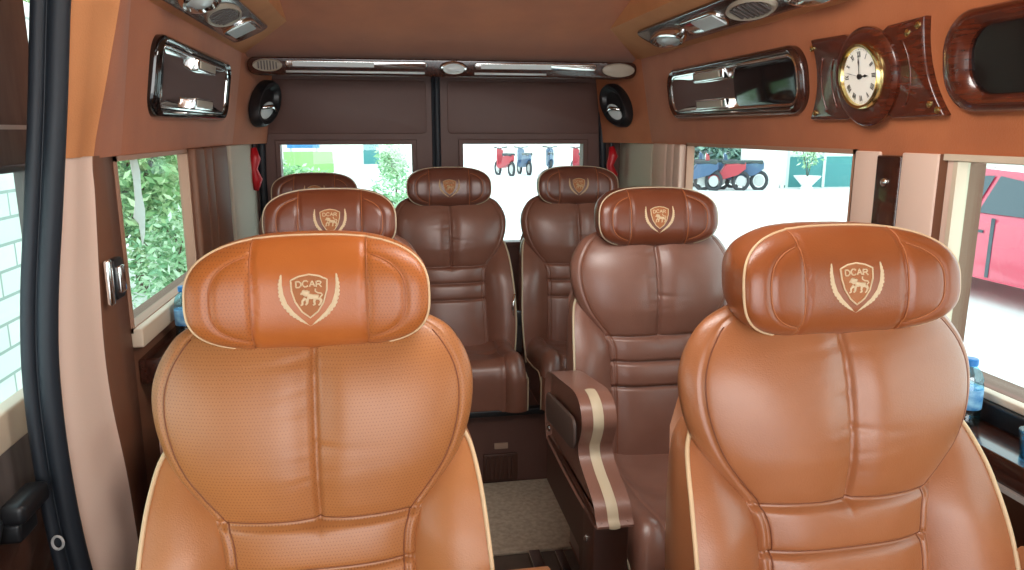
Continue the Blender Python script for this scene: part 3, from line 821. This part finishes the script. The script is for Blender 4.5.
# clock ------------------------------------------------------------------
yc, zc = 1.635, 1.525
t = empty('wall_clock', (WX(1, zc), yc, zc), 'round ivory-faced clock with gold rim on a scrolled dark wood board', 'clock')
o = t.location.copy(); f = lambda u, v, d: tuple(Vector(wmap(1)(yc+u, zc+v, d))-o)
def arc(p, q_, sag, n=10):
    out = []
    for k in range(n):
        t_ = k/n; x = p[0]+(q_[0]-p[0])*t_; y = p[1]+(q_[1]-p[1])*t_; dx, dy = q_[0]-p[0], q_[1]-p[1]; l = sqrt(dx*dx+dy*dy)
        s_ = sag*4*t_*(1-t_); out.append((x-dy/l*s_, y+dx/l*s_))
    return out
# corners: u is +y (left in the picture)
P = arc((.245, -.095), (-.265, -.095), .0)[:1]+[(.10, -.097)]+arc((.085, -.097), (-.085, -.097), -.020, 12)+[(-.085, -.097)]+[(-.238, -.095)]
P += arc((-.245, -.092), (-.195, .105), -.022, 12)+[(-.195, .108), (-.085, .104)]
P += arc((-.08, .104), (.08, .104), -.020, 12)+[(.08, .104), (.215, .108)]
P += arc((.225, .106), (.25, -.093), -.030, 12)
q = MB(); q.plate(P[::-1], f, .018, .005); q.build('wood_board', M['wood'], t)
q = MB(); q.lathe(f(0, 0, .014), (-1, 0, -.16), [(.114, 0), (.114, .008), (.107, .014), (.1, .015)], 48); q.build('wood_disc', M['wood'], t, smooth=False)
AX = Vector((-1, 0, 0))
# face built in the wall plane
CK = .83
def fc(r, a, d): return f(-r*CK*sin(a), r*CK*cos(a), d)     # a clockwise from 12 as seen from inside
def annulus(r0, r1, d0, d1, n=64):
    return [[fc(r0, 2*pi*k/n, d0) for k in range(n)], [fc(r0+(r1-r0)*.3, 2*pi*k/n, max(d0, d1)+.004) for k in range(n)], [fc(r0+(r1-r0)*.7, 2*pi*k/n, max(d0, d1)+.004) for k in range(n)], [fc(r1, 2*pi*k/n, d1) for k in range(n)]]
q = MB(); q.rings([[fc(.092, 2*pi*k/64, .02) for k in range(64)], [fc(.092, 2*pi*k/64, .036) for k in range(64)], [fc(.087, 2*pi*k/64, .043) for k in range(64)], [fc(.080, 2*pi*k/64, .041) for k in range(64)], [fc(.077, 2*pi*k/64, .034) for k in range(64)]], cap0=False, cap1=False)
q.build('gold_rim', M['gold'], t, smooth=False)
q = MB(); q.rings([[fc(.079, 2*pi*k/64, .034) for k in range(64)], [fc(.001, 2*pi*k/64, .034) for k in range(64)]], cap0=False); dial = q.build('dial', M['dial'], t)
nm = MB()
def seg(a0, a1, w, d=.0352):
    a0 = Vector(a0); a1 = Vector(a1); dd = (a1-a0).normalized(); n_ = Vector((-dd.y, dd.x))*w
    a0, a1, n_ = a0*CK, a1*CK, n_*1.1
    nm.add([f(*(a0+n_), d), f(*(a1+n_), d), f(*(a1-n_), d), f(*(a0-n_), d)], [(0,1,2,3)])
ROM = {1:'I',2:'II',3:'III',4:'IIII',5:'V',6:'VI',7:'VII',8:'VIII',9:'IX',10:'X',11:'XI',12:'XII'}
for h, tx in ROM.items():
    a = 2*pi*h/12; wid = {'I': .004, 'V': .008, 'X': .008}; tot = sum(wid[c] for c in tx); xx = -tot/2
    # u axis points to the picture's left, so mirror x
    def loc(x, y): r = .060+y; return (-(r*sin(a)+x*cos(a)), r*cos(a)-x*sin(a))
    for c in tx:
        w = wid[c]; xm = xx+w/2; hh = .0078
        if c == 'I': seg(loc(xm, -hh), loc(xm, hh), .0009)
        if c == 'V': seg(loc(xm-.003, hh), loc(xm, -hh), .0010); seg(loc(xm+.003, hh), loc(xm, -hh), .0006)
        if c == 'X': seg(loc(xm-.003, hh), loc(xm+.003, -hh), .0010); seg(loc(xm+.003, hh), loc(xm-.003, -hh), .0006)
        xx += w
for k in range(60):
    a = 2*pi*k/60; seg((-.0715*sin(a), .0715*cos(a)), (-.0745*sin(a), .0745*cos(a)), .0004 if k % 5 else .0008)
nm.build('numerals', M['ink'], dial, smooth=False)
CS = .82
def hand(a, l, w, d, nme, back=.01):
    q = MB(); u = lambda r, s_: f(-(r*sin(a)+s_*cos(a))*CK, (r*cos(a)-s_*sin(a))*CK, d)
    q.add([u(-back, -w*.5), u(l*.45, -w*.6), u(l*.62, -w*1.6), u(l*.78, -w*.6), u(l, 0), u(l*.78, w*.6), u(l*.62, w*1.6), u(l*.45, w*.6), u(-back, w*.5)], [tuple(range(9))])
    q.build(nme, M['ink'], t, smooth=False)
hand(radians(0), .062, .0022, .0375, 'minute_hand'); hand(radians(90), .040, .0026, .0365, 'hour_hand'); hand(radians(283), .066, .0006, .0385, 'second_hand', .018)
q = MB(); q.lathe(f(0, 0, .034), (-1, 0, -.16), [(.006, 0), (.006, .005), (.001, .006)], 16); q.build('hub', M['ink'], t)
for u, v in ((.218, .085), (.222, -.078), (-.178, .092), (-.205, -.070), (-.145, .080), (-.228, -.082)):
    q = MB(); q.lathe(f(u, v, .016), (-1, 0, -.16), [(.0075, 0), (.0075, .004), (.004, .006), (.001, .006)], 14); q.build('screw', M['gold'], t)
for rr, a0, a1 in ((.150, 58, 122), (.14, 240, 300), (.185, 244, 296)):
    q = MB(); q.tube([f(-rr*sin(radians(a)), rr*cos(radians(a))*.9-.004, .018) for a in range(a0, a1, 4)], .0022, 6); q.build('carved_groove', M['wood'], t, smooth=True)

# overhead strips ------------------------------------------------------------
def soffit_pt(side, x): 
    xo = WX(side, 1.72); xi = -.34 if side < 0 else .91; k = (x-xo)/(xi-xo); return 1.705+.095*k
def strip_map(side, xm):
    """u = along y, v = across the sloped soffit, d = down out of it"""
    xo = WX(side, 1.72); xi = -.34 if side < 0 else .91
    tx = Vector((xi-xo, 0, .095)).normalized(); nrm = Vector((.095*(1 if side < 0 else -1), 0, -abs(xi-xo))).normalized()
    c = Vector((xm, 0, soffit_pt(side, xm)))
    return lambda u, v, d: tuple(c+Vector((0, u, 0))+tx*v+nrm*d)
def oval_vent(t, f, u, v, a, b, d, name='air_vent'):
    q = MB(); R = []
    for s_, h in ((1, 0), (1, .007), (.93, .012), (.84, .010), (.80, .005), (.01, .005)): R.append([f(u+p[0]*s_, v+p[1]*s_, d+h) for p in ell(0, 0, a, b, 36)])
    q.rings(R, cap0=False); vo = q.build(name, M['vent'], t, smooth=False)
    q = MB()
    for k in range(-3, 4):
        uu = a*.20*k; hw = b*.72*sqrt(max(0, 1-(uu/(a*.86))**2)); 
        q.plate([(u+uu-a*.045, v-hw), (u+uu+a*.045, v-hw), (u+uu+a*.045, v+hw), (u+uu-a*.045, v+hw)], lambda x, y, h: f(x, y, d+.005+h), .006)
    q.build('slats', M['doorgrey'], vo)
def spot_light(t, f, u, v, a, b, d):
    q = MB(); R = []
    for s_, h in ((1, 0), (1, .010), (.92, .020), (.78, .022), (.70, .012), (.66, .010)): R.append([f(u+p[0]*s_, v+p[1]*s_, d+h) for p in ell(0, 0, a, b, 36)])
    q.rings(R, cap0=False, cap1=False); so = q.build('spotlight', M['chrome'], t, smooth=False)
    q = MB(); R = []
    for s_, h in ((.66, .010), (.5, .020), (.3, .024), (.01, .026)): R.append([f(u+p[0]*s_, v+p[1]*s_, d+h) for p in ell(0, 0, a, b, 36)])
    q.rings(R, cap0=False); q.build('lens', M['lens'], so, smooth=True)
def light_slab(t, f, u0, u1, v0, v1, d, name='light_strip'):
    q = MB(); q.plate(rrect(u0, v0, u1, v1, (v1-v0)*.45, 6), lambda x, y, h: f(x, y, d+h), .008, .003); so = q.build(name, M['chrome'], t)
    q = MB(); q.plate(rrect(u0+(u1-u0)*.05, v0+(v1-v0)*.14, u0+(u1-u0)*.62, v1-(v1-v0)*.14, .003, 4), lambda x, y, h: f(x, y, d+.008+h), .003); q.build('diffuser', M['lens'], so)
# right strip
t = empty('overhead_console', (0, 0, 0), 'long dark wood strip of chrome lights along the right of the ceiling', 'overhead console')
f = strip_map(1, 1.02)
q = MB(); q.plate(rrect(1.2, -.065, 2.86, .060, .05, 8), f, .010, .004); q.build('base_panel', M['woody'], t)
spot_light(t, f, 2.66, -.012, .14, .045, .010); light_slab(t, f, 2.20, 2.48, -.040, .035, .010); oval_vent(t, f, 2.03, -.006, .13, .043, .010); spot_light(t, f, 1.72, -.01, .12, .045, .010); light_slab(t, f, 1.30, 1.56, -.04, .035, .010)
# left strip
t = empty('overhead_console', (0, 0, 0), 'short dark wood strip of chrome lights at the left of the ceiling', 'overhead console')
f = strip_map(-1, -.45)
q = MB(); q.plate(rrect(1.7, -.075, 2.92, .060, .045, 8), f, .010, .004); q.build('base_panel', M['woody'], t)
light_slab(t, f, 2.60, 2.86, -.062, .045, .010); oval_vent(t, f, 2.40, -.006, .14, .050, .010); spot_light(t, f, 2.10, -.006, .12, .05, .010)
# rear header strip
t = empty('rear_header_strip', (0, 0, 0), 'dark wood strip with chrome lamps across the top of the rear doors', 'overhead console')
f = lambda u, v, d: (u, 3.225-d*.9-v*.25, 1.658+v-d*.3)
q = MB(); q.plate(rrect(-.53, -.034, 1.105, .034, .03, 8), lambda u, v, d: (u, 3.28-d-v*.25, 1.658+v), .055, .006); q.build('base_panel', M['woody'], t)
oval_vent(t, f, -.45, .004, .058, .024, .0)
light_slab(t, f, -.38, .19, -.002, .024, .0); light_slab(t, f, .39, .92, -.002, .024, .0)
spot_light(t, f, .300, .002, .058, .027, .0)
q = MB(); R = [[f(1.02+p[0]*s_, .002+p[1]*s_, h) for p in ell(0, 0, .072, .028, 36)] for s_, h in ((1, 0), (1, .008), (.9, .012), (.01, .012))]; q.rings(R, cap0=False); q.build('round_cover', M['vent'], t, smooth=False)
q = MB(); q.tube([f(-.38, -.020, .002), f(.18, -.020, .002)], .005, 8); q.build('light_bead', M['lens'], t, smooth=True)
q = MB(); q.tube([f(.39, -.020, .002), f(.70, -.020, .002)], .005, 8); q.build('light_bead', M['lens'], t, smooth=True)

# black oval catches in the rear corners
for s, lab in ((-1, 'black oval handle cup with chrome inlay on the rear left corner'), (1, 'black oval handle cup with chrome inlay on the rear right corner')):
    x = WX(s, 1.51); 
    if s < 0: x += .012
    t = empty('oval_handle_cup', (-.505 if s < 0 else 1.075, 3.38, 1.515), lab, 'handle cup')
    a_ = radians(28)*s
    def f(u, v, d, s=s):   # turned a little toward the cabin front
        a = radians(26)
        return (-s*(d*cos(a)+u*sin(a)), u*cos(a)-d*sin(a), v)
    O = [(u+v*.42, v) for u, v in ell(0, 0, .088, .100, 40)]
    q = MB(); R = []
    for s_, h in ((1, 0), (.98, .025), (.88, .042), (.72, .038), (.60, .022), (.01, .018)): R.append([f(u*s_, v*s_, h) for u, v in O])
    q.rings(R, cap0=True); q.build('shell', M['black'], t, smooth=False)
    q = MB(); q.tube([f(-.05, -.02, .034), f(.0, -.012, .052), (f(.05, -.035, .034))], .008, 8); q.build('grip', M['chrome'], t, smooth=True)
    q = MB(); q.plate([(u*.5, v*.42-.035) for u, v in O], lambda u, v, d: f(u, v, d+.022), .006, .002); q.build('inlay', M['lens'], t)
q = MB(); q.plate([(0, 0), (.05, .0), (.065, -.03), (.06, -.09), (.075, -.13), (.055, -.19), (.03, -.215), (.02, -.16), (-.015, -.14), (.01, -.10), (.012, -.05)], lambda u, v, d: (XL+.012-.013-d, 1.93+u, 1.335+v), .002)
tag(q.build('torn_film', M['film']), 'torn strip of white film stuck to the top of the left side window', 'film')
# red hammers by the rear doors
for x, z0, z1, lab in ((-.572, 1.14, 1.325, 'red strap holder hanging at the left edge of the rear doors'), (1.085, 1.15, 1.325, 'red crumpled strap hanging at the right edge of the rear doors')):
    t = empty('red_strap', (x, 3.50, z0), lab, 'strap', 'red straps beside the rear doors')
    q = MB(); h = z1-z0; q.tube([(0, 0, h), (.006, -.01, h*.75), (-.006, .0, h*.5), (.008, -.008, h*.25), (0, 0, 0)], [.014, .024, .018, .024, .012], 10); q.build('strap_body', M['red'], t, smooth=True)
    q = MB(); q.cyl((0, .0, h-.01), (0, .0, h+.02), .008, 10); q.build('hanger', M['black'], t)

# seat belt hardware between the back-row seats
for x, z, lab in ((.52, .70, 'black seat belt buckle between the two right seats of the back row'),):
    t = empty('seat_belt_buckle', (x+.03, 3.05, .46), lab, 'seat belt')
    q = MB(); q.box((-.012, -.012, 0), (.012, .012, .12), bev=.003); q.build('webbing', M['belt'], t)
    q = MB(); q.box((-.018, -.018, .12), (.018, .014, .18), bev=.005); q.build('buckle', M['black'], t)
    q = MB(); q.tube([(-.02, -.01, .13), (-.03, -.02, .20), (-.02, -.01, .26)], .005, 8); q.build('tongue', M['chrome'], t, smooth=True)
t = empty('seat_belt_buckle', (.535, 1.80, .50), 'dark seat belt buckle poking up beside the middle row cushion', 'seat belt')
q = MB(); q.box((-.02, -.03, 0), (.02, .01, .055), bev=.006); q.build('buckle', M['black'], t); q = MB(); q.box((-.012, -.033, .03), (.012, -.028, .05), bev=.002); q.build('button', M['seatblack'], t)
# aisle rail
t = MB(); t.box((.43, 1.2, 0), (.47, 2.20, .03), bev=.005); t.box((.52, 1.4, 0), (.55, 2.20, .022), bev=.004)
tag(t.build('floor_rail', M['chrome']), 'shiny metal seat rail on the floor beside the aisle mat', 'rail')

# bottles ----------------------------------------------------------------
def make_bottle():
    t = empty('water_bottle')
    pr = [(.001, 0), (.028, 0), (.031, .008), (.031, .03), (.029, .036), (.031, .042), (.031, .12), (.029, .128), (.030, .136), (.024, .158), (.014, .172), (.0125, .182), (.001, .182)]
    MB().lathe((0, 0, 0), (0, 0, 1), pr, 28).build('body', M['bottle'], t, smooth=True)
    MB().lathe((0, 0, 0), (0, 0, 1), [(.0316, .05), (.0320, .052), (.0320, .108), (.0316, .11)], 28).build('label_band', M['wlabel'], t, smooth=True)
    MB().lathe((0, 0, 0), (0, 0, 1), [(.014, .176), (.0155, .177), (.0155, .194), (.013, .197), (.001, .197)], 20).build('cap', M['cap'], t, smooth=False)
    return t
b0 = make_bottle()
for i, (x, y, z, sc, lab) in enumerate(((-.535, 2.03, .862, .70, 'small blue-capped water bottle on the left window ledge'),
        (-.555, 2.30, .862, .70, 'water bottle on the left window ledge, behind the first one'),
        (1.075, 2.12, .845, 1.0, 'blue water bottle glimpsed between the two right seats'),
        (1.095, 1.19, .845, .66, 'blue water bottle on the right ledge beside the front right seat'))):
    o = b0 if i == 0 else copy_tree(b0)
    o.location = (x, y, z); o.scale = (1, 1, sc) if sc > .9 else (.85, .85, sc); tag(o, lab, 'bottle', 'water bottles on the window ledges')
t = empty('glass_cup', (1.09, 1.025, .845), 'clear cup on the right ledge at the picture edge', 'cup')
MB().lathe((0, 0, 0), (0, 0, 1), [(.02, 0), (.026, .05), (.024, .05), (.018, .004)], 24).build('bowl', M['bottle'], t, smooth=True)

# ---------------------------------------------------------------- outdoors
GZ = -.55
q = MB(); q.box((-60, -10, GZ-.1), (70, 90, GZ)); struct(q.build('ground', M['ground']))
q = MB(); q.box((-2.45, 1.0, GZ), (-2.2, 5.9, 2.2)); struct(q.build('wall_outside', M['brick']))

def leaves(mb, c, rad, n, size, flat=.5):
    for _ in range(n):
        while True:
            p = Vector((random.uniform(-1, 1), random.uniform(-1, 1), random.uniform(-1, 1)))
            if p.length < 1 and p.length > .35: break
        p = Vector((c[0]+p.x*rad[0], c[1]+p.y*rad[1], c[2]+p.z*rad[2]))
        a = random.uniform(0, 2*pi); e = random.uniform(-.9, .9)
        d = Vector((cos(a)*cos(e), sin(a)*cos(e), sin(e)-.3)).normalized(); w = d.cross(Vector((random.uniform(-1,1), random.uniform(-1,1), random.uniform(-.2,1)))).normalized()
        s = size*random.uniform(.6, 1.4)
        mb.add([p, p+d*s*.5+w*s*.18, p+d*s, p+d*s*.5-w*s*.18], [(0,1,2,3)])
def shrub(x, y, h, r, n, size, lab, m='leafa', name='shrub', grp='shrubs outside the van', z0=GZ, cat='bush'):
    t = empty(name, (x, y, z0), lab, cat, grp)
    q = MB(); random.seed(int(abs(x*37+y*11)*10))
    for k in range(6):
        cx, cy, cz = random.uniform(-.35, .35)*r, random.uniform(-.35, .35)*r, h*(.25+.6*random.random())
        leaves(q, (cx, cy, cz), (r*.75, r*.75, h*.32), n//6, size)
    me = q.build('foliage', M[m], t, fixn=False); me['kind'] = 'stuff'
    q = MB(); q.tube([(0, 0, 0), (.03, 0, h*.3), (0, .04, h*.7)], [.05*r, .04*r, .015*r], 8)
    for k in range(5):
        a = k*1.3; q.tube([(0, 0, h*.2+k*.05), (cos(a)*r*.3, sin(a)*r*.3, h*.45+k*.06), (cos(a)*r*.6, sin(a)*r*.6, h*.7)], [.025*r, .018*r, .008*r], 6)
    q.build('stem', M['bark'], t, smooth=True)
for x, y, h, r, lab in ((-2.6, 7.6, 3.4, 1.2, 'leafy green tree filling the left side window, nearest the brick wall'),
                        (-3.0, 9.6, 3.6, 1.5, 'leafy green tree behind the left side window, second from the brick wall'),
                        (-3.4, 12.2, 3.8, 1.7, 'leafy green tree farthest back through the left side window'),
                        (-4.4, 7.4, 4.2, 1.4, 'tall green tree beyond the brick wall seen through the left side window')):
    shrub(x, y, h, r, 11000, .11, lab, 'leafa', 'tree', 'trees outside the left window', cat='tree')
shrub(-1.85, 6.9, 1.5, .5, 3000, .08, 'low pale green bush at the foot of the trees, left side window', 'leafb')
for x, y, h, r, lab, m in ((-1.75, 14, 1.25, .75, 'pale green bush in the rear left window, beside its left edge', 'leafb'),
                           (.30, 14, 1.05, .6, 'pale green bush low in the rear left window near its right edge', 'leafb'),
                           (.35, 24, 1.9, .6, 'tall thin bush behind the white kerb in the rear left window', 'leafb')):
    shrub(x, y, h, r, 1500, .14, lab, m)
shrub(13.0, 29.0, 2.1, 1.1, 2600, .3, 'grey-green tree behind the parked scooters, right side window', 'leafg', 'tree', 'trees behind the scooters', cat='tree')
shrub(14.6, 29.6, 2.1, 1.1, 2600, .3, 'grey-green tree behind the white panel, right side window', 'leafg', 'tree', 'trees behind the scooters', cat='tree')
# things far off behind the van
def simple_building(x0, x1, y, h, lab, m, wn, name='building'):
    t = empty(name, ((x0+x1)/2, y, GZ), lab, 'building'); w = (x1-x0)/2
    q = MB(); q.box((-w, 0, 0), (w, 4, h)); q.build('wall', M[m], t)
    q = MB(); q.box((-w-.2, -.3, h), (w+.2, 4.2, h+.25)); q.build('roof', M['greytrim'], t)
    for k in range(wn):
        cx = -w+(k+.5)*2*w/wn; q = MB(); q.box((cx-.5, -.06, h*.3), (cx+.5, .0, h*.72)); wo = q.build('window', M['carglass'], t)
        q = MB(); q.box((cx-.56, -.09, h*.26), (cx+.56, -.05, h*.3)); q.build('window_sill', M['white'], wo)
    q = MB(); q.box((w*.2, -.05, 0), (w*.2+.9, 0, 2.1)); q.build('door', M['teal'], t)
simple_building(-9, 4, 46, 5, 'pale house far behind the bushes in the rear left window', 'house', 5)
simple_building(9, 20, 52, 6, 'pale house far behind the motorcycles in the rear right window', 'house', 4)
simple_building(17, 34, 36, 5, 'pale long building far behind the parked motorcycles at the right', 'house', 6)
def board(x, y, w, h, z, m, lab, rot=0):
    t = empty('sign_board', (x, y, GZ), lab, 'board'); t.rotation_euler.z = rot
    q = MB(); q.box((-w/2, -.03, z), (w/2, .03, z+h), bev=.01); q.build('panel', M[m], t)
    for s in (-1, 1): q = MB(); q.cyl((s*w*.4, .05, 0), (s*w*.4, .05, z+h), .03, 10); q.build('post', M['greytrim'], t)
board(-2.3, 24, 1.5, .65, .68, 'lime', 'light green board behind the bush in the rear left window')
board(-2.5, 24.6, 1.0, .4, 1.42, 'skyblue', 'small blue sign above the green board in the rear left window')
board(12.9, 24, 1.7, 1.45, .1, 'white', 'white panel between the parked scooters and the teal fence, right side window')
# fence with teal panels
t = empty('teal_fence', (15.35, 24.0, GZ), 'teal panelled fence with white posts and rail seen through the right side window', 'fence'); q = MB(); q.box((-1.6, 0, .02), (2.6, .06, 1.08)); q.build('panel', M['teal'], t)
for k in range(4): q = MB(); q.box((-1.6+k*1.38, -.03, 0), (-1.5+k*1.38, .09, 1.6)); q.build('post', M['fence'], t)
q = MB()
for k in range(30): q.cyl((-1.5+k*.14, .03, 1.08), (-1.5+k*.14, .03, 1.5), .02, 6)
q.box((-1.6, -.02, 1.08), (2.6, .08, 1.15)); q.box((-1.6, -.02, 1.48), (2.6, .08, 1.54)); q.build('railing', M['fence'], t)
# planter
t = empty('potted_plant', (14.15, 23.3, GZ), 'white bowl planter with a thin leafy plant before the teal fence', 'plant')
MB().lathe((0, 0, 0), (0, 0, 1), [(.2, 0), (.22, .05), (.16, .12), (.42, .42), (.45, .46), (.38, .46), (.3, .38), (.01, .36)], 28).build('pot', M['white'], t, smooth=False)
q = MB()
for a in range(5): q.tube([(0, 0, .36), (.1*cos(a*1.3), .1*sin(a*1.3), .9), (.25*cos(a*1.3), .25*sin(a*1.3), 1.45)], .014, 6)
q.build('stem', M['bark'], t, smooth=True)
q = MB(); leaves(q, (0, 0, 1.25), (.42, .42, .5), 260, .16); fo = q.build('foliage', M['leafb'], t, fixn=False); fo['kind'] = 'stuff'

# motorcycles -------------------------------------------------------------
def make_bike(m):
    t = empty('motor_scooter')
    for y in (-.62, .62):
        q = MB(); q.tube([(0, y+.25*cos(a), .27+.25*sin(a)) for a in [2*pi*k/24 for k in range(24)]], .055, 8, closed=True); w = q.build('wheel', M['tyre'], t, smooth=True)
        q = MB(); q.cyl((-.03, y, .27), (.03, y, .27), .16, 16); q.build('rim', M['greytrim'], w)
    q = MB(); q.rings([[(s_*x, y, z) for x, z, s_ in ((w, z0, 1), (w, z1, 1), (w*.5, z1+.06, 1), (w*.5, z1+.06, -1), (w, z1, -1), (w, z0, -1))] for y, w, z0, z1 in ((-.75, .06, .62, .74), (-.5, .14, .45, .76), (-.1, .15, .34, .72), (.12, .13, .28, .40), (.35, .14, .28, .42), (.45, .17, .35, .95), (.56, .10, .55, 1.02))]); q.build('body', M[m], t)
    q = MB(); q.box((-.13, -.72, .76), (.13, .02, .86), bev=.03); q.build('saddle', M['seatblack'], t)
    q = MB(); q.tube([(-.34, .38, 1.08), (-.15, .46, 1.06), (0, .48, 1.02), (.15, .46, 1.06), (.34, .38, 1.08)], .022, 8); q.tube([(0, .48, 1.02), (0, .62, .30)], .03, 8); q.build('handlebar', M['seatblack'], t, smooth=True)
    q = MB(); q.lathe((0, .54, .97), (0, 1, .1), [(.09, -.04), (.1, 0), (.07, .04), (.01, .05)], 16); q.build('headlamp', M['lens'], t)
    return t
bikes = {k: make_bike(k) for k in ('bikeblue', 'bikered')}
used = set()
bl = [(10.35, 23.8, 50, 'bikeblue', 'blue scooter at the very left of the right side window, beside the window frame'), (10.75, 24.9, 60, 'bikeblue', 'blue scooter second in the parked row, right side window'), (11.15, 23.5, 70, 'bikered', 'red scooter in the parked row, right side window'),
      (11.5, 24.8, 55, 'bikeblue', 'blue scooter third in the parked row, right side window'), (11.85, 23.6, 65, 'bikeblue', 'blue scooter at the right end of the parked row, right side window'),
      (5.3, 33, 20, 'bikered', 'red scooter at the left of the rear right window'), (6.3, 33.6, 10, 'bikeblue', 'blue scooter left of the middle of the rear right window'),
      (7.6, 34, -10, 'bikeblue', 'blue scooter right of the middle of the rear right window'), (8.8, 33, 15, 'bikered', 'red scooter at the right of the rear right window')]
for x, y, r, k, lab in bl:
    o = bikes[k] if k not in used else copy_tree(bikes[k]); used.add(k)
    o.location = (x, y, GZ); o.rotation_euler.z = radians(r); o.scale = (1.0, 1.0, 1.15); tag(o, lab, 'scooter', 'scooters parked outside')

# red car ------------------------------------------------------------------
t = empty('hatchback_car', (7.65, 7.35, GZ), 'pinkish red car parked outside the front right window', 'car')
prof = [(-2.15,.30),(-2.2,.55),(-2.1,.80),(-1.3,.95),(-1.05,1.0),(-.45,1.42),(.2,1.50),(1.1,1.47),(1.75,1.08),(2.1,.98),(2.18,.6),(2.1,.30)]
def car_w(z): return .86 if z < .95 else .86-.26*((z-.95)/.55)
R = []
for u in (-1, -.97, -.85, .85, .97, 1):
    R.append([(car_w(z)*u, y*(1 if abs(u) < .9 else (.985 if abs(u) < .98 else .96)), z if abs(u) < .98 else .3+(z-.3)*.97) for y, z in smooth_loop(prof, 4)])
MB().rings(R).build('car_body', M['carred'], t, smooth=False)
for s in (-1, 1):
    q = MB(); P = [(-.95, 1.03), (-.42, 1.37), (.2, 1.44), (.25, 1.02)]; P2 = [(.32, 1.02), (.28, 1.44), (1.0, 1.40), (1.5, 1.07)]
    for PP in (P, P2): q.add([(s*(car_w(z)+.004), y, z) for y, z in PP], [(0,1,2,3)])
    q.build('side_glass', M['carglass'], t)
    for y in (-1.35, 1.35):
        q = MB(); q.cyl((s*.66, y, .33), (s*.89, y, .33), .33, 28); w = q.build('wheel', M['tyre'], t)
        q = MB(); q.cyl((s*.88, y, .33), (s*.90, y, .33), .20, 20); q.build('hubcap', M['greytrim'], w)
    q = MB(); q.box((s*.86-.03, -1.05, .98), (s*.86+.12*s+.03, -.9, 1.1), bev=.02); q.build('wing_mirror', M['carred'], t)
    q = MB(); q.box((s*.864-.004, -.05, .30), (s*.864+.004, .0, .98)); q.box((s*.864-.01, .1, .80), (s*.864+.01, .3, .83)); q.build('door_handle', M['carglass'], t)
q = MB(); q.add([(-.62, -1.10, 1.0), (.62, -1.10, 1.0), (.52, -.5, 1.42), (-.52, -.5, 1.42)], [(0,1,2,3)]); q.build('windscreen', M['carglass'], t)
# teal awning beyond the car
t = empty('awning', (13.6, 12.2, GZ), 'turquoise awning above the red car in the front right window', 'awning')
q = MB(); q.add([(-2.4, -2.4, 1.75), (1.4, 3.4, 1.75), (3.4, 2.0, 2.3), (-.4, -3.6, 2.3)], [(0,1,2,3)]); q.box((-2.4, -2.4, 1.5), (-2.3, -2.3, 1.75)); q.build('canopy', mat('turquoise_cloth', srgb(60, 190, 190), .6), t)
for x, y in ((-2.3, -2.3), (1.3, 3.2), (3.3, 2.0), (-.4, -3.4)): q = MB(); q.cyl((x, y, 0), (x, y, 1.9), .04, 10); q.build('post', M['fence'], t)

# ---------------------------------------------------------------- light
w = bpy.data.worlds.new('sky'); scn.world = w; w.use_nodes = True
N = w.node_tree.nodes; L = w.node_tree.links
bg = N['Background']; bg.inputs[1].default_value = 3.2
tc = N.new('ShaderNodeTexCoord'); sp = N.new('ShaderNodeSeparateXYZ'); rp = N.new('ShaderNodeValToRGB')
L.new(tc.outputs['Generated'], sp.inputs[0]); L.new(sp.outputs[2], rp.inputs[0]); L.new(rp.outputs[0], bg.inputs[0])
rp.color_ramp.elements[0].color = (.93, .97, 1, 1); rp.color_ramp.elements[1].color = (.80, .90, 1, 1)
def area(name, loc, size, rot, power, col=(1, 1, 1), portal=False):
    ld = bpy.data.lights.new(name, 'AREA'); ld.shape = 'RECTANGLE'; ld.size, ld.size_y = size; ld.energy = power; ld.color = col
    o = bpy.data.objects.new(name, ld); COL.objects.link(o); o.location = loc; o.rotation_euler = rot
    if portal: ld.cycles.is_portal = True
    return o
area('windscreen_daylight', (.3, -1.0, 1.55), (1.7, .9), (radians(84), 0, 0), 16, (1, .97, .93))

area('added_cabin_fill', (.4, 1.25, 1.86), (.6, .5), (radians(38), 0, 0), 15, (1, .97, .92))  # added fill light to brighten the middle row, not a fitted lamp

# ---------------------------------------------------------------- camera
F = 740.; P_ = atan((285-131)/F); PSI = atan(129/F*cos(P_))
cam = bpy.data.cameras.new('camera'); co = bpy.data.objects.new('camera', cam); COL.objects.link(co)
cam.sensor_width = 36; cam.lens = F/1024*36; cam.clip_start = .02; cam.clip_end = 300
co.location = (0, 0, 1.40); co.rotation_euler = (pi/2-P_, 0, -PSI)
scn.camera = co
scn.view_settings.view_transform = 'Standard'; scn.view_settings.look = 'None'; scn.view_settings.exposure = 0
scn.cycles.use_denoising = True; scn.cycles.max_bounces = 8; scn.cycles.diffuse_bounces = 5; scn.cycles.transparent_max_bounces = 12
scn.cycles.sample_clamp_indirect = 4
